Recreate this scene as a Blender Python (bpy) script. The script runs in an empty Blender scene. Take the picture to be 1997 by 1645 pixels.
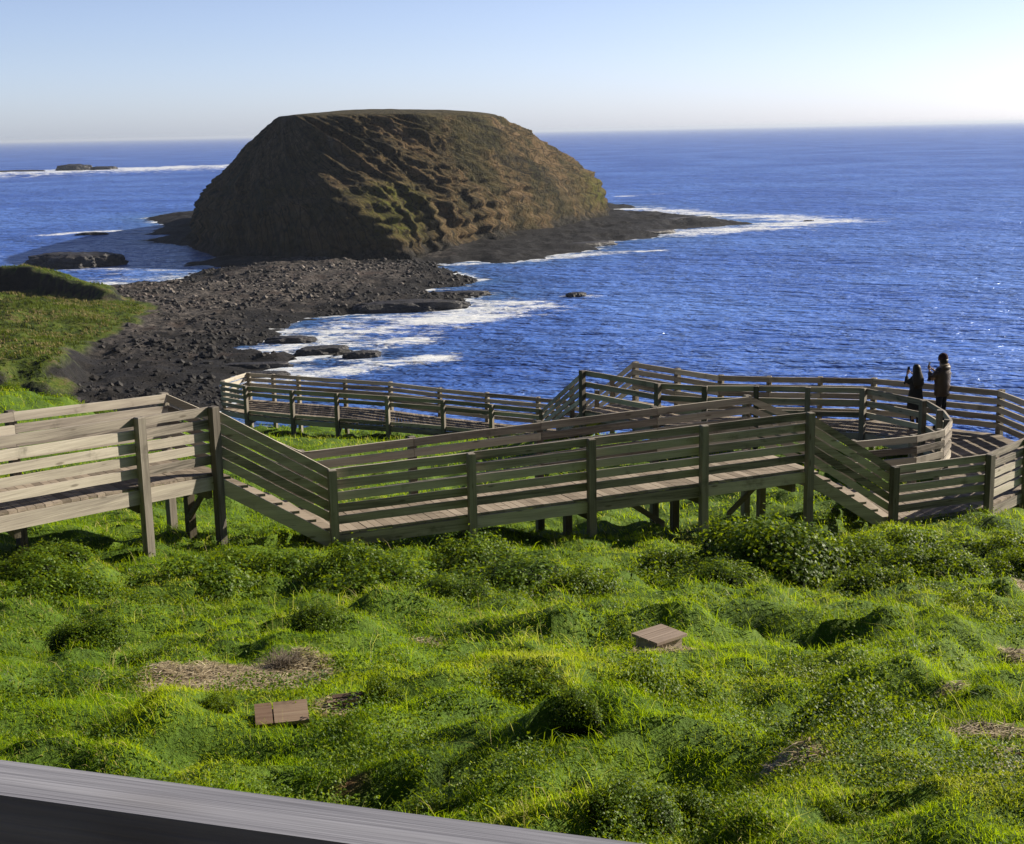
import bpy, math, random
import numpy as np
from mathutils import Vector, Matrix

rad = math.radians
scene = bpy.context.scene
COL = scene.collection
rng = np.random.default_rng(7)
random.seed(7)

# ------------------------------------------------------------------ noise
def _hash(ix, iy, seed):
    h = (ix.astype(np.int64) * 374761393 + iy.astype(np.int64) * 668265263 + seed * 144665) & 0x7fffffff
    h = ((h ^ (h >> 13)) * 1274126177) & 0x7fffffff
    return ((h ^ (h >> 16)) & 0xffff) / 65535.0

def vnoise(x, y, seed=0):
    x = np.asarray(x, float); y = np.asarray(y, float)
    ix = np.floor(x); iy = np.floor(y)
    fx = x - ix; fy = y - iy
    ux = fx * fx * fx * (fx * (fx * 6 - 15) + 10); uy = fy * fy * fy * (fy * (fy * 6 - 15) + 10)
    a = _hash(ix, iy, seed); b = _hash(ix + 1, iy, seed)
    c = _hash(ix, iy + 1, seed); d = _hash(ix + 1, iy + 1, seed)
    return (a * (1 - ux) + b * ux) * (1 - uy) + (c * (1 - ux) + d * ux) * uy      # 0..1

def fbm(x, y, seed=0, octaves=4, gain=0.5):
    s = 0; a = 1.0; t = 0
    for k in range(octaves):
        c, sn = math.cos(0.6 * k), math.sin(0.6 * k)
        s = s + a * vnoise(c * x - sn * y, sn * x + c * y, seed + 17 * k); t += a
        a *= gain; x = x * 2.03; y = y * 2.03
    return s / t

def ridged(x, y, seed=0, octaves=4):
    s = 0; a = 1.0; t = 0
    for k in range(octaves):
        s = s + a * (1 - np.abs(2 * vnoise(x, y, seed + 31 * k) - 1)); t += a
        a *= 0.5; x = x * 2.1; y = y * 2.1
    return s / t

def sstep(a, b, x):
    t = np.clip((x - a) / (b - a), 0, 1)
    return t * t * (3 - 2 * t)

def poly_sd(px, py, poly):
    """signed distance to a polygon, positive inside"""
    px = np.asarray(px, float); py = np.asarray(py, float)
    d = np.full(px.shape, 1e18); inside = np.zeros(px.shape, bool)
    n = len(poly)
    for i in range(n):
        ax, ay = poly[i]; bx, by = poly[(i + 1) % n]
        ex, ey = bx - ax, by - ay
        t = np.clip(((px - ax) * ex + (py - ay) * ey) / (ex * ex + ey * ey + 1e-12), 0, 1)
        d = np.minimum(d, (px - ax - t * ex) ** 2 + (py - ay - t * ey) ** 2)
        c = ((ay > py) != (by > py))
        if ay != by:
            inside ^= c & (px < (bx - ax) * (py - ay) / (by - ay) + ax)
    return np.where(inside, 1, -1) * np.sqrt(d)

def line_d(px, py, pts):
    d = np.full(np.shape(px), 1e18)
    for (ax, ay), (bx, by) in zip(pts[:-1], pts[1:]):
        ex, ey = bx - ax, by - ay
        t = np.clip(((px - ax) * ex + (py - ay) * ey) / (ex * ex + ey * ey + 1e-12), 0, 1)
        d = np.minimum(d, (px - ax - t * ex) ** 2 + (py - ay - t * ey) ** 2)
    return np.sqrt(d)

# ------------------------------------------------------------------ hillside height
CTRL = np.array([
    (-14, -4, 28.3), (0, -4, 28.2), (14, -4, 28.0), (-7, 2.5, 27.75), (0, 2.5, 27.72), (7, 2.5, 27.6),
    (-4, 5, 27.25), (0, 5, 27.2), (4, 5, 27.12), (-6, 10, 26.1), (0, 10, 25.98), (6, 10, 25.75),
    (-8, 15, 24.9), (0, 15, 24.75), (8, 15, 24.35), (-7.2, 18.6, 24.05), (-5.66, 20, 23.85), (-4.66, 21, 23.55),
    (-0.7, 21.9, 23.25), (1.27, 22.9, 23.0), (3.4, 23.7, 22.8), (5.48, 24.8, 22.55), (7.06, 24.9, 22.62),
    (9.1, 25.7, 22.55), (10.3, 27, 22.35), (14, 26, 22.3), (-1.5, 27, 22.6), (0, 32, 21.9), (0, 40, 20.9),
    (-6.16, 48.2, 19.35), (-9.9, 50.3, 19.2), (0.9, 45, 19.95), (-11, 52, 19.0), (8.66, 33, 22.25), (4.5, 33, 22.15), (12, 30.5, 22.2),
    (-14.2, 38, 23.1), (-12.5, 38, 22.85), (-11.2, 38, 22.2), (-9, 40, 20.9), (-18, 37, 23.6), (-20, 25, 24.6),
    (20, 18, 23.2), (25, 32, 20.5), (-22, 48, 22.0), (-30, 20, 25), (30, 10, 25), (6, 29, 22.3)], float)

def _rbf_fit():
    P = CTRL[:, :2]; n = len(P)
    K = np.linalg.norm(P[:, None] - P[None], axis=2) + 0.02 * np.eye(n)
    A = np.zeros((n + 3, n + 3)); A[:n, :n] = K
    A[:n, n] = 1; A[:n, n + 1:] = P; A[n, :n] = 1; A[n + 1:, :n] = P.T
    b = np.zeros(n + 3); b[:n] = CTRL[:, 2]
    return np.linalg.solve(A, b)
_W = _rbf_fit()
HILL_TOP = [(-60, -60), (-60, 38), (-14, 43), (-12.6, 52.5), (-8, 54.6), (2, 50.2), (4.2, 42), (6, 37.2), (9, 36.4),
            (13, 34.3), (17, 30), (60, 22), (60, -60)]

FLAT = [(-2.4, 8.5, 0.75), (-1.8, 8.5, 0.6), (-1.85, 9.1, 0.85), (-1.4, 7.6, 0.5), (-1.05, 8.0, 0.35), (1.2, 10.6, 0.55), (-0.71, 11.2, 0.4), (2.5, 6.5, 0.4), (2.7, 7.3, 0.35), (4.4, 11.1, 0.5)]

def gbase(x, y):
    x = np.asarray(x, float); y = np.asarray(y, float)
    sh = x.shape; xf = x.ravel(); yf = y.ravel()
    z = _W[-3] + _W[-2] * xf + _W[-1] * yf
    for k in range(len(CTRL)):
        z = z + _W[k] * np.hypot(xf - CTRL[k, 0], yf - CTRL[k, 1])
    return z.reshape(sh)

def gz(x, y):
    x = np.asarray(x, float); y = np.asarray(y, float)
    z = gbase(x, y)
    amp = 0.25 + 0.75 * sstep(3.0, 6.0, y) * (1 - 0.55 * sstep(17, 21, y))
    # wind-shaped hummocks, stretched along the fall of the slope
    u = x * 0.94 + y * 0.34; v = -x * 0.34 + y * 0.94
    for fx, fy, fr in FLAT:
        amp = amp * (1 - 0.85 * np.exp(-((x - fx) / fr) ** 2 - ((y - fy) / (fr * 0.8)) ** 2))
    z = z + amp * (0.60 * (fbm(u / 1.5, v / 1.05, 3, 2) - 0.5) + 0.42 * (ridged(u / 1.05, v / 0.66, 5, 2) - 0.6)
                   + 0.24 * (vnoise(u / 0.36, v / 0.25, 9) - 0.5))
    z = z + np.minimum(0.42 * np.maximum(-y - 6, 0) * (1 - sstep(-14, -6, y)), 14)  # unseen slope behind the viewer, raised to block the low sky
    sd = poly_sd(x, y, HILL_TOP) + 1.2 * (fbm(x / 3.0, y / 3.0, 41, 3) - 0.5)
    out = np.maximum(-sd, 0)
    z = z - out * 1.25 - 0.35 * sstep(0, 1.5, out) + sstep(1, 4, out) * 1.2 * (ridged(x / 3.5, y / 3.5, 44, 4) - 0.6)
    return z

def gz1(x, y):
    return float(gz(np.array([x]), np.array([y]))[0])

# dry or bare patches on the hillside (x, y, radius x, radius y, kind)  kind 0 straw, 1 bare earth
PATCHES = [(-2.15, 9.2, 0.46, 0.72, 0), (-1.68, 9.1, 0.42, 0.7, 0), (1.17, 10.45, 0.24, 0.2, 0), (-0.71, 11.22, 0.2, 0.1, 0), (4.35, 11.1, 0.2, 0.35, 0),
           (2.48, 6.37, 0.16, 0.26, 1), (2.72, 7.35, 0.2, 0.12, 0), (2.6, 6.85, 0.1, 0.2, 1), (-0.82, 6.53, 0.08, 0.08, 1), (2.94, 8.75, 0.1, 0.05, 0),
           (1.3, 7.93, 0.08, 0.07, 1), (-0.71, 12.37, 0.14, 0.09, 0), (-1.06, 7.97, 0.18, 0.2, 1), (1.74, 12.12, 0.16, 0.06, 1),
           (6.1, 15.9, 0.15, 0.16, 0), (1.33, 6.28, 0.15, 0.10, 0), (2.42, 7.19, 0.08, 0.2, 0)]
#__GROUND_END__

def patch_mask(x, y):
    m = np.zeros(np.shape(x)); k = np.zeros(np.shape(x))
    w = 0.35 * (fbm(np.asarray(x) * 5, np.asarray(y) * 5, 61, 3) - 0.5)
    for px, py, rx, ry, kind in PATCHES:
        d = np.hypot((x - px) / rx, (y - py) / ry) + w * 1.6
        v = 1 - sstep(0.65, 1.15, d)
        k = np.where(v > m, kind, k); m = np.maximum(m, v)
    return m, k

# ------------------------------------------------------------------ object helpers
def link(o, parent=None):
    COL.objects.link(o)
    if parent is not None:
        o.parent = parent
    return o

def tag(o, label=None, cat=None, group=None, kind=None):
    if label: o['label'] = label
    if cat: o['category'] = cat
    if group: o['group'] = group
    if kind: o['kind'] = kind
    return o

def empty(name, loc=(0, 0, 0), rz=0):
    o = bpy.data.objects.new(name, None); COL.objects.link(o)
    o.location = loc; o.rotation_euler = (0, 0, rz); o.empty_display_size = 0.2
    return o

def np_mesh(name, verts, faces, mats, smooth=False, attrs=None, matidx=None, fattrs=None):
    """faces: list of (k, array n x k)"""
    me = bpy.data.meshes.new(name)
    verts = np.asarray(verts, np.float32)
    me.vertices.add(len(verts)); me.vertices.foreach_set('co', verts.ravel())
    idx = np.concatenate([np.asarray(f, np.int32).ravel() for f in faces])
    tot = np.concatenate([np.full(len(f), np.shape(f)[1], np.int32) for f in faces])
    st = np.concatenate([[0], np.cumsum(tot)[:-1]]).astype(np.int32)
    me.loops.add(len(idx)); me.loops.foreach_set('vertex_index', idx)
    me.polygons.add(len(tot)); me.polygons.foreach_set('loop_start', st); me.polygons.foreach_set('loop_total', tot)
    me.polygons.foreach_set('use_smooth', np.full(len(tot), smooth))
    if matidx is not None:
        me.polygons.foreach_set('material_index', np.asarray(matidx, np.int32))
    me.update(calc_edges=True)
    for k, v in (attrs or {}).items():
        a = me.attributes.new(k, 'FLOAT', 'POINT'); a.data.foreach_set('value', np.asarray(v, np.float32))
    for k, v in (fattrs or {}).items():
        a = me.attributes.new(k, 'FLOAT', 'FACE'); a.data.foreach_set('value', np.asarray(v, np.float32))
    for m in (mats if isinstance(mats, (list, tuple)) else [mats]):
        me.materials.append(m)
    return me

def obj(name, me, parent=None):
    return link(bpy.data.objects.new(name, me), parent)

def grid_faces(nx, ny):
    i = np.arange(nx * ny).reshape(ny, nx)
    return np.stack([i[:-1, :-1], i[:-1, 1:], i[1:, 1:], i[1:, :-1]], -1).reshape(-1, 4)

BOXF = np.array([(0, 1, 3, 2), (4, 6, 7, 5), (0, 4, 5, 1), (2, 3, 7, 6), (0, 2, 6, 4), (1, 5, 7, 3)])

def boxes_mesh(name, boxes, mat, fattr=None):
    """boxes: list of 8x3 arrays, vertex index = 4*x + 2*y + z"""
    V = np.concatenate(boxes); F = np.concatenate([BOXF + 8 * i for i in range(len(boxes))])
    fa = None if fattr is None else {'rnd': np.repeat(fattr, 6)}
    return np_mesh(name, V, [F], mat, fattrs=fa)

def cuboid(x0, x1, y0, y1, z0, z1):
    return np.array([(x, y, z) for x in (x0, x1) for y in (y0, y1) for z in (z0, z1)], float)

# ------------------------------------------------------------------ material helpers
class NT:
    def __init__(s, name):
        s.m = bpy.data.materials.new(name); s.m.use_nodes = True
        s.t = s.m.node_tree; s.t.nodes.clear()
        s.out = s.n('ShaderNodeOutputMaterial')
    def n(s, typ, **kw):
        nd = s.t.nodes.new(typ)
        for k, v in kw.items(): setattr(nd, k, v)
        return nd
    def l(s, a, b): s.t.links.new(a, b); return b
    def val(s, sock, v):
        if hasattr(v, 'is_linked') or hasattr(v, 'links'): s.t.links.new(v, sock)
        else: sock.default_value = v
    def math(s, op, a, b=None, clamp=False):
        nd = s.n('ShaderNodeMath', operation=op, use_clamp=clamp); s.val(nd.inputs[0], a)
        if b is not None: s.val(nd.inputs[1], b)
        return nd.outputs[0]
    def attr(s, name): return s.n('ShaderNodeAttribute', attribute_name=name).outputs['Fac']
    def coord(s, which='Object'): return s.n('ShaderNodeTexCoord').outputs[which]
    def mapping(s, vec, scale=(1, 1, 1), loc=(0, 0, 0), rot=(0, 0, 0)):
        nd = s.n('ShaderNodeMapping'); s.l(vec, nd.inputs[0]); s.val(nd.inputs['Location'], loc)
        nd.inputs['Scale'].default_value = scale; nd.inputs['Rotation'].default_value = rot
        return nd.outputs[0]
    def noise(s, vec, scale, detail=4, rough=0.55, dist=0.0):
        nd = s.n('ShaderNodeTexNoise'); s.l(vec, nd.inputs['Vector'])
        nd.inputs['Scale'].default_value = scale; nd.inputs['Detail'].default_value = detail
        nd.inputs['Roughness'].default_value = rough; nd.inputs['Distortion'].default_value = dist
        return nd.outputs['Fac']
    def ramp(s, fac, stops, interp='LINEAR'):
        nd = s.n('ShaderNodeValToRGB'); cr = nd.color_ramp; cr.interpolation = interp
        while len(cr.elements) < len(stops): cr.elements.new(0.5)
        for e, (p, c) in zip(cr.elements, stops):
            e.position = p; e.color = (*c, 1) if len(c) == 3 else c
        s.val(nd.inputs[0], fac); return nd.outputs['Color']
    def rampf(s, fac, a, b):
        nd = s.n('ShaderNodeMapRange', interpolation_type='SMOOTHSTEP'); s.val(nd.inputs[0], fac)
        nd.inputs[1].default_value = a; nd.inputs[2].default_value = b
        return nd.outputs[0]
    def mix(s, fac, a, b, blend='MIX'):
        nd = s.n('ShaderNodeMix', data_type='RGBA', blend_type=blend)
        s.val(nd.inputs[0], fac)
        for sock, v in ((nd.inputs[6], a), (nd.inputs[7], b)):
            if isinstance(v, tuple): sock.default_value = (*v, 1)
            else: s.l(v, sock)
        return nd.outputs[2]
    def bump(s, h, strength=0.5, dist=0.05, normal=None):
        nd = s.n('ShaderNodeBump'); nd.inputs['Strength'].default_value = strength
        nd.inputs['Distance'].default_value = dist; s.l(h, nd.inputs['Height'])
        if normal is not None: s.l(normal, nd.inputs['Normal'])
        return nd.outputs[0]
    def bsdf(s, color, rough=0.8, normal=None, spec=0.3, **kw):
        nd = s.n('ShaderNodeBsdfPrincipled')
        if isinstance(color, tuple): nd.inputs['Base Color'].default_value = (*color, 1)
        else: s.l(color, nd.inputs['Base Color'])
        s.val(nd.inputs['Roughness'], rough)
        nd.inputs['Specular IOR Level'].default_value = spec
        if normal is not None: s.l(normal, nd.inputs['Normal'])
        return nd
    def done(s, shader):
        s.l(shader, s.out.inputs['Surface']); return s.m

def leaf_material(name, ramp_stops, trans=0.35, gloss=0.25, rough=0.45):
    t = NT(name)
    col = t.ramp(t.attr('tint'), ramp_stops)
    b = t.bsdf(col, rough, spec=gloss)
    tr = t.n('ShaderNodeBsdfTranslucent')
    c2 = t.mix(0.5, col, (0.48, 0.60, 0.006), 'MIX'); t.l(c2, tr.inputs['Color'])
    mx = t.n('ShaderNodeMixShader'); mx.inputs[0].default_value = trans
    t.l(b.outputs[0], mx.inputs[1]); t.l(tr.outputs[0], mx.inputs[2])
    return t.done(mx.outputs[0])

def wood_material(name, stops, dirt=0.5, grain=1.0):
    t = NT(name)
    oi = t.n('ShaderNodeObjectInfo')
    off = t.n('ShaderNodeVectorMath', operation='SCALE'); off.inputs[3].default_value = 37.0
    cmb = t.n('ShaderNodeCombineXYZ')
    for i in range(3): t.l(oi.outputs['Random'], cmb.inputs[i])
    t.l(cmb.outputs[0], off.inputs[0])
    add = t.n('ShaderNodeVectorMath', operation='ADD'); t.l(t.coord(), add.inputs[0]); t.l(off.outputs[0], add.inputs[1])
    p = add.outputs[0]
    fine = t.noise(t.mapping(p, (1.2, 60, 60)), 1.0, 4, 0.6, 0.3)
    broad = t.noise(t.mapping(p, (0.7, 7, 7)), 1.0, 3, 0.6, 0.6)
    stain = t.noise(p, 2.3, 4, 0.65)
    v = t.math('ADD', t.math('MULTIPLY', fine, 0.45 * grain), t.math('MULTIPLY', broad, 0.55))
    v = t.math('ADD', v, t.math('MULTIPLY', t.math('SUBTRACT', oi.outputs['Random'], 0.5), 0.34))
    v = t.math('ADD', v, t.math('MULTIPLY', t.math('SUBTRACT', t.attr('rnd'), 0.0), 0.3))
    col = t.ramp(v, stops)
    col = t.mix(t.math('MULTIPLY', t.rampf(stain, 0.56, 0.78), dirt), col, (0.045, 0.04, 0.028))
    # knots
    vo = t.n('ShaderNodeTexVoronoi'); t.l(t.mapping(p, (1.7, 6, 6)), vo.inputs['Vector']); vo.inputs['Scale'].default_value = 1.0
    kn = t.math('SUBTRACT', 1.0, t.rampf(vo.outputs['Distance'], 0.06, 0.16))
    col = t.mix(t.math('MULTIPLY', kn, 0.6), col, (0.05, 0.035, 0.02))
    h = t.math('ADD', t.math('MULTIPLY', fine, 0.6), broad)
    return t.done(t.bsdf(col, 0.78, t.bump(h, 0.5, 0.01), 0.25).outputs[0])

M = {}
M['wood'] = wood_material('weathered_timber', [(0.25, (0.10, 0.088, 0.074)), (0.42, (0.28, 0.247, 0.21)), (0.6, (0.43, 0.388, 0.32)), (0.8, (0.58, 0.535, 0.45))], 0.6)
M['post'] = wood_material('weathered_post_timber', [(0.25, (0.075, 0.066, 0.055)), (0.5, (0.185, 0.163, 0.135)), (0.8, (0.35, 0.32, 0.27))], 0.55)
M['deckwood'] = wood_material('deck_timber', [(0.25, (0.14, 0.115, 0.088)), (0.5, (0.30, 0.25, 0.198)), (0.8, (0.43, 0.37, 0.30))], 0.35)
M['bearer'] = wood_material('dark_bearer_timber', [(0.25, (0.05, 0.042, 0.028)), (0.5, (0.12, 0.10, 0.07)), (0.8, (0.2, 0.175, 0.125))], 0.6)
M['silver'] = wood_material('silvered_handrail_timber', [(0.32, (0.022, 0.023, 0.029)), (0.42, (0.09, 0.094, 0.115)), (0.55, (0.19, 0.194, 0.23)), (0.75, (0.33, 0.336, 0.38))], 0.5, 1.2)
M['oldbox'] = wood_material('box_timber', [(0.25, (0.16, 0.12, 0.09)), (0.5, (0.32, 0.25, 0.2)), (0.8, (0.5, 0.43, 0.36))], 0.5)
M['grass'] = leaf_material('grass_blades', [(0.0, (0.05, 0.115, 0.003)), (0.3, (0.14, 0.27, 0.004)), (0.55, (0.27, 0.41, 0.005)), (0.85, (0.44, 0.50, 0.008)), (1.0, (0.50, 0.42, 0.18))], 0.5, 0.12, 0.5)
M['tussock'] = leaf_material('coastal_tussock', [(0.0, (0.02, 0.032, 0.005)), (0.35, (0.055, 0.085, 0.007)), (0.7, (0.10, 0.14, 0.010)), (0.9, (0.15, 0.14, 0.03)), (1.0, (0.22, 0.17, 0.08))], 0.15, 0.1, 0.7)
M['leaf'] = leaf_material('shrub_leaves', [(0.0, (0.022, 0.045, 0.005)), (0.4, (0.062, 0.118, 0.006)), (0.75, (0.14, 0.215, 0.010)), (1.0, (0.27, 0.31, 0.05))], 0.36, 0.2, 0.5)
M['straw'] = leaf_material('dry_straw', [(0.0, (0.13, 0.098, 0.056)), (0.5, (0.33, 0.262, 0.16)), (1.0, (0.55, 0.47, 0.32))], 0.1, 0.2, 0.6)
M['twig'] = NT('dead_twig'); M['twig'] = M['twig'].done(M['twig'].bsdf((0.2, 0.165, 0.125), 0.8).outputs[0])
t = NT('bush_painted_shade'); M['core'] = t.done(t.bsdf((0.018, 0.026, 0.008), 0.9, spec=0.1).outputs[0])  # shade inside the bushes, put into the colour of the filler domes

def make_ground_mat():
    t = NT('hillside_turf')
    p = t.coord()
    n1 = t.noise(p, 0.9, 4); n2 = t.noise(p, 9.0, 5, 0.7)
    c = t.ramp(t.math('ADD', t.math('MULTIPLY', n1, 0.5), t.math('MULTIPLY', n2, 0.5)),
               [(0.3, (0.03, 0.055, 0.007)), (0.5, (0.07, 0.13, 0.009)), (0.7, (0.13, 0.19, 0.013))])
    straw = t.ramp(n2, [(0.3, (0.14, 0.095, 0.06)), (0.6, (0.36, 0.27, 0.18))])
    earth = t.ramp(n2, [(0.3, (0.07, 0.035, 0.02)), (0.65, (0.2, 0.10, 0.06))])
    c = t.mix(t.attr('dry'), c, straw); c = t.mix(t.attr('earth'), c, earth)
    rock = t.ramp(t.noise(p, 0.8, 6, 0.7), [(0.3, (0.025, 0.022, 0.02)), (0.6, (0.08, 0.065, 0.05)), (0.8, (0.13, 0.1, 0.07))])
    c = t.mix(t.attr('cliff'), c, rock)
    return t.done(t.bsdf(c, 0.85, t.bump(n2, 0.8, 0.06), 0.2).outputs[0])
M['ground'] = make_ground_mat()

# ------------------------------------------------------------------ hillside ground
def nonuni(*segs):
    out = []
    for a, b, st in segs:
        out.append(np.arange(a, b, st))
    return np.concatenate(out)

gx = nonuni((-60, -30, 1.5), (-30, -14, 0.6), (-14, 14, 0.13), (14, 30, 0.5), (30, 60.1, 1.5))
gy = nonuni((-58, 2, 1.5), (2, 30, 0.13), (30, 56, 0.28), (56, 78, 0.8))
X, Y = np.meshgrid(gx, gy)
Z = gz(X, Y)
Z = np.maximum(Z, -2.0)
pm, pk = patch_mask(X, Y)
sdh = poly_sd(X, Y, HILL_TOP)
V = np.stack([X, Y, Z], -1).reshape(-1, 3)
g_me = np_mesh('hillside', V, [grid_faces(len(gx), len(gy))], M['ground'], True,
               {'dry': (pm * (pk == 0)).ravel(), 'earth': (pm * (pk == 1)).ravel(),
                'cliff': np.maximum(0.95 * (1 - sstep(-4, 0.5, Y)), sstep(0.6, 2.2, -sdh + 1.2 * (fbm(X / 1.5, Y / 1.5, 77) - 0.5))).ravel()})  # unseen ground behind the viewer also coloured as rock, to cut green bounce light
tag(obj('ground', g_me), kind='structure')

# ------------------------------------------------------------------ sea, shore and island
LAND = [(-117.4, 277.1), (-105.6, 287.0), (-81.5, 288.5), (-72.3, 294.8), (-69.3, 308.2), (-66.4, 325.4), (-76.2, 332.6), (-72.2, 359.9), (-81.0, 384.7), (-94.1, 398.7), (-111.3, 418.4), (-98, 440), (-116.1, 447.4), (-117.6, 484.8), (-139.3, 538.6), (-129.8, 580.9), (-110, 600), (-71.4, 610), (2.4, 610), (39.9, 572.7), (50.3, 549.0), (36.1, 532.2), (56.3, 495.3), (69.0, 464.6), (76.0, 438.8), (62.1, 428.6), (43.1, 420.4), (42.8, 391.4), (22.0, 376.5), (22.8, 356.2), (6.6, 336.1), (-0.3, 324.1), (-8.8, 328.6), (-18.6, 322.9), (-12.5, 300.3), (-7.4, 282.5), (-13.4, 272.2), (-22.4, 258.2), (-4.2, 259.2), (-10.0, 246.7), (-12.8, 238.3), (-20.6, 236.8), (-26.9, 231.0), (-33.5, 228.1), (-36.2, 217.5), (-31.2, 207.3), (-35.9, 202.3), (-39.0, 198.7), (-31.6, 193.9), (-25.8, 194.1), (-24.1, 196.8), (-18.5, 189.5), (-20.6, 186.2), (-26.4, 187.4), (-28.6, 181.3), (-35.2, 182.1), (-30.3, 176.7), (-33.5, 172.9), (-35.6, 166.9), (-32.5, 154.3),
        (-30, 128), (-24, 100), (4, 78), (40, 60), (90, 50), (200, 40), (200, -60), (-260, -60), (-260, 190), (-190, 262)]
HEAD = [(-150, 150), (-67.9, 150.7), (-56.9, 151.7), (-50.6, 151.6), (-49.8, 159.3), (-54.9, 175.5), (-58.6, 201.7), (-57.8, 209.8), (-56.0, 227.0), (-60.5, 234.6), (-67.2, 246.2), (-79.1, 253.1), (-93.5, 256.0), (-111.6, 258.3), (-150, 262)]
RIDGE = [(-97.1, 243), (-90.6, 244.5), (-82.1, 243.3), (-75.3, 240.0), (-69.3, 235.6), (-66.8, 237.2), (-68.0, 243.1), (-74, 248), (-82.8, 252.4), (-90, 254), (-97, 252)]

def shore_z(x, y):
    sd = poly_sd(x, y, LAND)
    rough = ridged(x / 9.0, y / 9.0, 101, 5) - 0.55
    sd = sd + (3.2 + 2.5 * sstep(150, 165, y) * (1 - sstep(250, 300, y))) * (fbm(x / 7.0, y / 4.5, 108, 4) - 0.5)
    sd = sd - 2.4 * sstep(160, 172, y) * (1 - sstep(232, 250, y)) * sstep(-60, -45, x)
    s = np.maximum(sd, 0)
    z = np.where(sd > 0, 1.1 * (1 - np.exp(-s / 4.0)) + 0.9 * sstep(6, 40, s), -0.16 * np.abs(sd))
    z = np.maximum(z, -4)
    z = z + rough * (1.7 * sstep(-10, 0, sd) + 0.5 * sstep(4, 12, s)) * (1 - 0.6 * sstep(14, 40, s))
    # pebble-sized relief on the beach
    z = z + 0.35 * (vnoise(x / 1.6, y / 1.6, 131) - 0.5) * sstep(0, 4, s)
    # the grassy headland on the left
    hd = poly_sd(x, y, HEAD) + 3 * (fbm(x / 6.0, y / 6.0, 140, 3) - 0.5)
    front = 1 - sstep(150, 200, y)
    ramp = sstep(-0.3, 2.4, hd) * front + sstep(-3, 20, hd) * (1 - front)
    hz = 3.6 - 1.3 * sstep(165, 240, y) + 1.6 * (fbm(x / 9, y / 9, 145, 4) - 0.5) + 1.1 * (ridged(x / 4, y / 4, 147, 3) - 0.6) + 0.9 * (ridged(x / 1.7, y / 1.7, 149, 3) - 0.6)
    z = z + ramp * (hz - 0.6)
    # the rock rib behind it, turf on top
    rd = poly_sd(x, y, RIDGE) + 1.2 * (fbm(x / 3.0, y / 3.0, 150, 3) - 0.5)
    z = z + sstep(-0.5, 1.6, rd) * (5.0 - 2.6 * sstep(-88, -68, x) + 1.0 * (fbm(x / 5, y / 5, 151, 3) - 0.5))
    return z, sd, hd, rd

def make_shore_mat():
    t = NT('shore_rock_and_turf')
    p = t.coord()
    n1 = t.noise(p, 0.12, 5, 0.6); n2 = t.noise(p, 1.1, 6, 0.75); n3 = t.noise(p, 0.20, 6, 0.72, 0.4)
    vo = t.n('ShaderNodeTexVoronoi'); t.l(p, vo.inputs['Vector']); vo.inputs['Scale'].default_value = 1.1
    peb = t.ramp(t.math('ADD', t.math('MULTIPLY', vo.outputs['Distance'], 0.5), t.math('MULTIPLY', n2, 0.6)),
                 [(0.3, (0.012, 0.011, 0.011)), (0.52, (0.040, 0.036, 0.034)), (0.72, (0.115, 0.10, 0.09))])
    peb = t.mix(t.rampf(n1, 0.5, 0.66), peb, t.mix(0.6, peb, (0.06, 0.042, 0.036)))
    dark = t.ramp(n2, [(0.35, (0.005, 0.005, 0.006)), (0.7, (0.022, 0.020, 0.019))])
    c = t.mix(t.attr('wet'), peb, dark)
    grs = t.ramp(t.math('ADD', t.math('MULTIPLY', n3, 0.6), t.math('MULTIPLY', n2, 0.4)),
                 [(0.38, (0.012, 0.018, 0.006)), (0.46, (0.04, 0.064, 0.007)), (0.52, (0.082, 0.118, 0.009)), (0.57, (0.10, 0.09, 0.03)), (0.66, (0.17, 0.135, 0.07))])
    c = t.mix(t.attr('turf'), c, grs)
    pale = t.ramp(n2, [(0.4, (0.16, 0.18, 0.24)), (0.6, (0.34, 0.36, 0.42))])
    b = t.bsdf(c, t.math('SUBTRACT', 0.85, t.math('MULTIPLY', t.attr('wet'), 0.1)), t.bump(n2, 1.0, 0.5), 0.15)
    return t.done(b.outputs[0])
M['shore'] = make_shore_mat()

sx = np.arange(-150, 86, 0.8); sy = nonuni((60, 345, 0.75), (345, 616, 1.8))
X, Y = np.meshgrid(sx, sy)
Zs, SD, HD, RD = shore_z(X, Y)
slope = np.hypot(np.gradient(Zs, axis=0) / np.gradient(sy)[:, None], np.gradient(Zs, axis=1) / 0.8)
nz = fbm(X / 4.0, Y / 4.0, 160, 4) - 0.5
turf = sstep(0.5, 2.0, HD + 5 * nz) * (1 - sstep(0.75, 1.3, slope + nz * 0.6))
turf = np.maximum(turf, sstep(0.3, 1.0, RD) * (1 - sstep(0.7, 1.2, slope)))
wet = (1 - sstep(3.0, 15.0, SD + 16 * nz)) * (1 - turf)
# the dark boulder ground at the foot of our own hill
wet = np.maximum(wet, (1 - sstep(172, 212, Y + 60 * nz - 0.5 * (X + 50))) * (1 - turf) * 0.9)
V = np.stack([X, Y, Zs], -1).reshape(-1, 3)
wet = np.maximum(wet, sstep(-22, -8, X) * sstep(325, 338, Y)); wet = np.maximum(wet, sstep(385, 400, Y)) * (1 - turf)
wet = np.maximum(wet, sstep(0.5, 0.9, slope) * (HD > -5) * (1 - turf))
keep = (Zs > -2.2)
F = grid_faces(len(sx), len(sy)); F = F[keep.ravel()[F].any(1)]
sh_me = np_mesh('shore', V, [F], M['shore'], True, {'wet': wet.ravel(), 'turf': turf.ravel()})
tag(obj('shore', sh_me), kind='structure')

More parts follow.
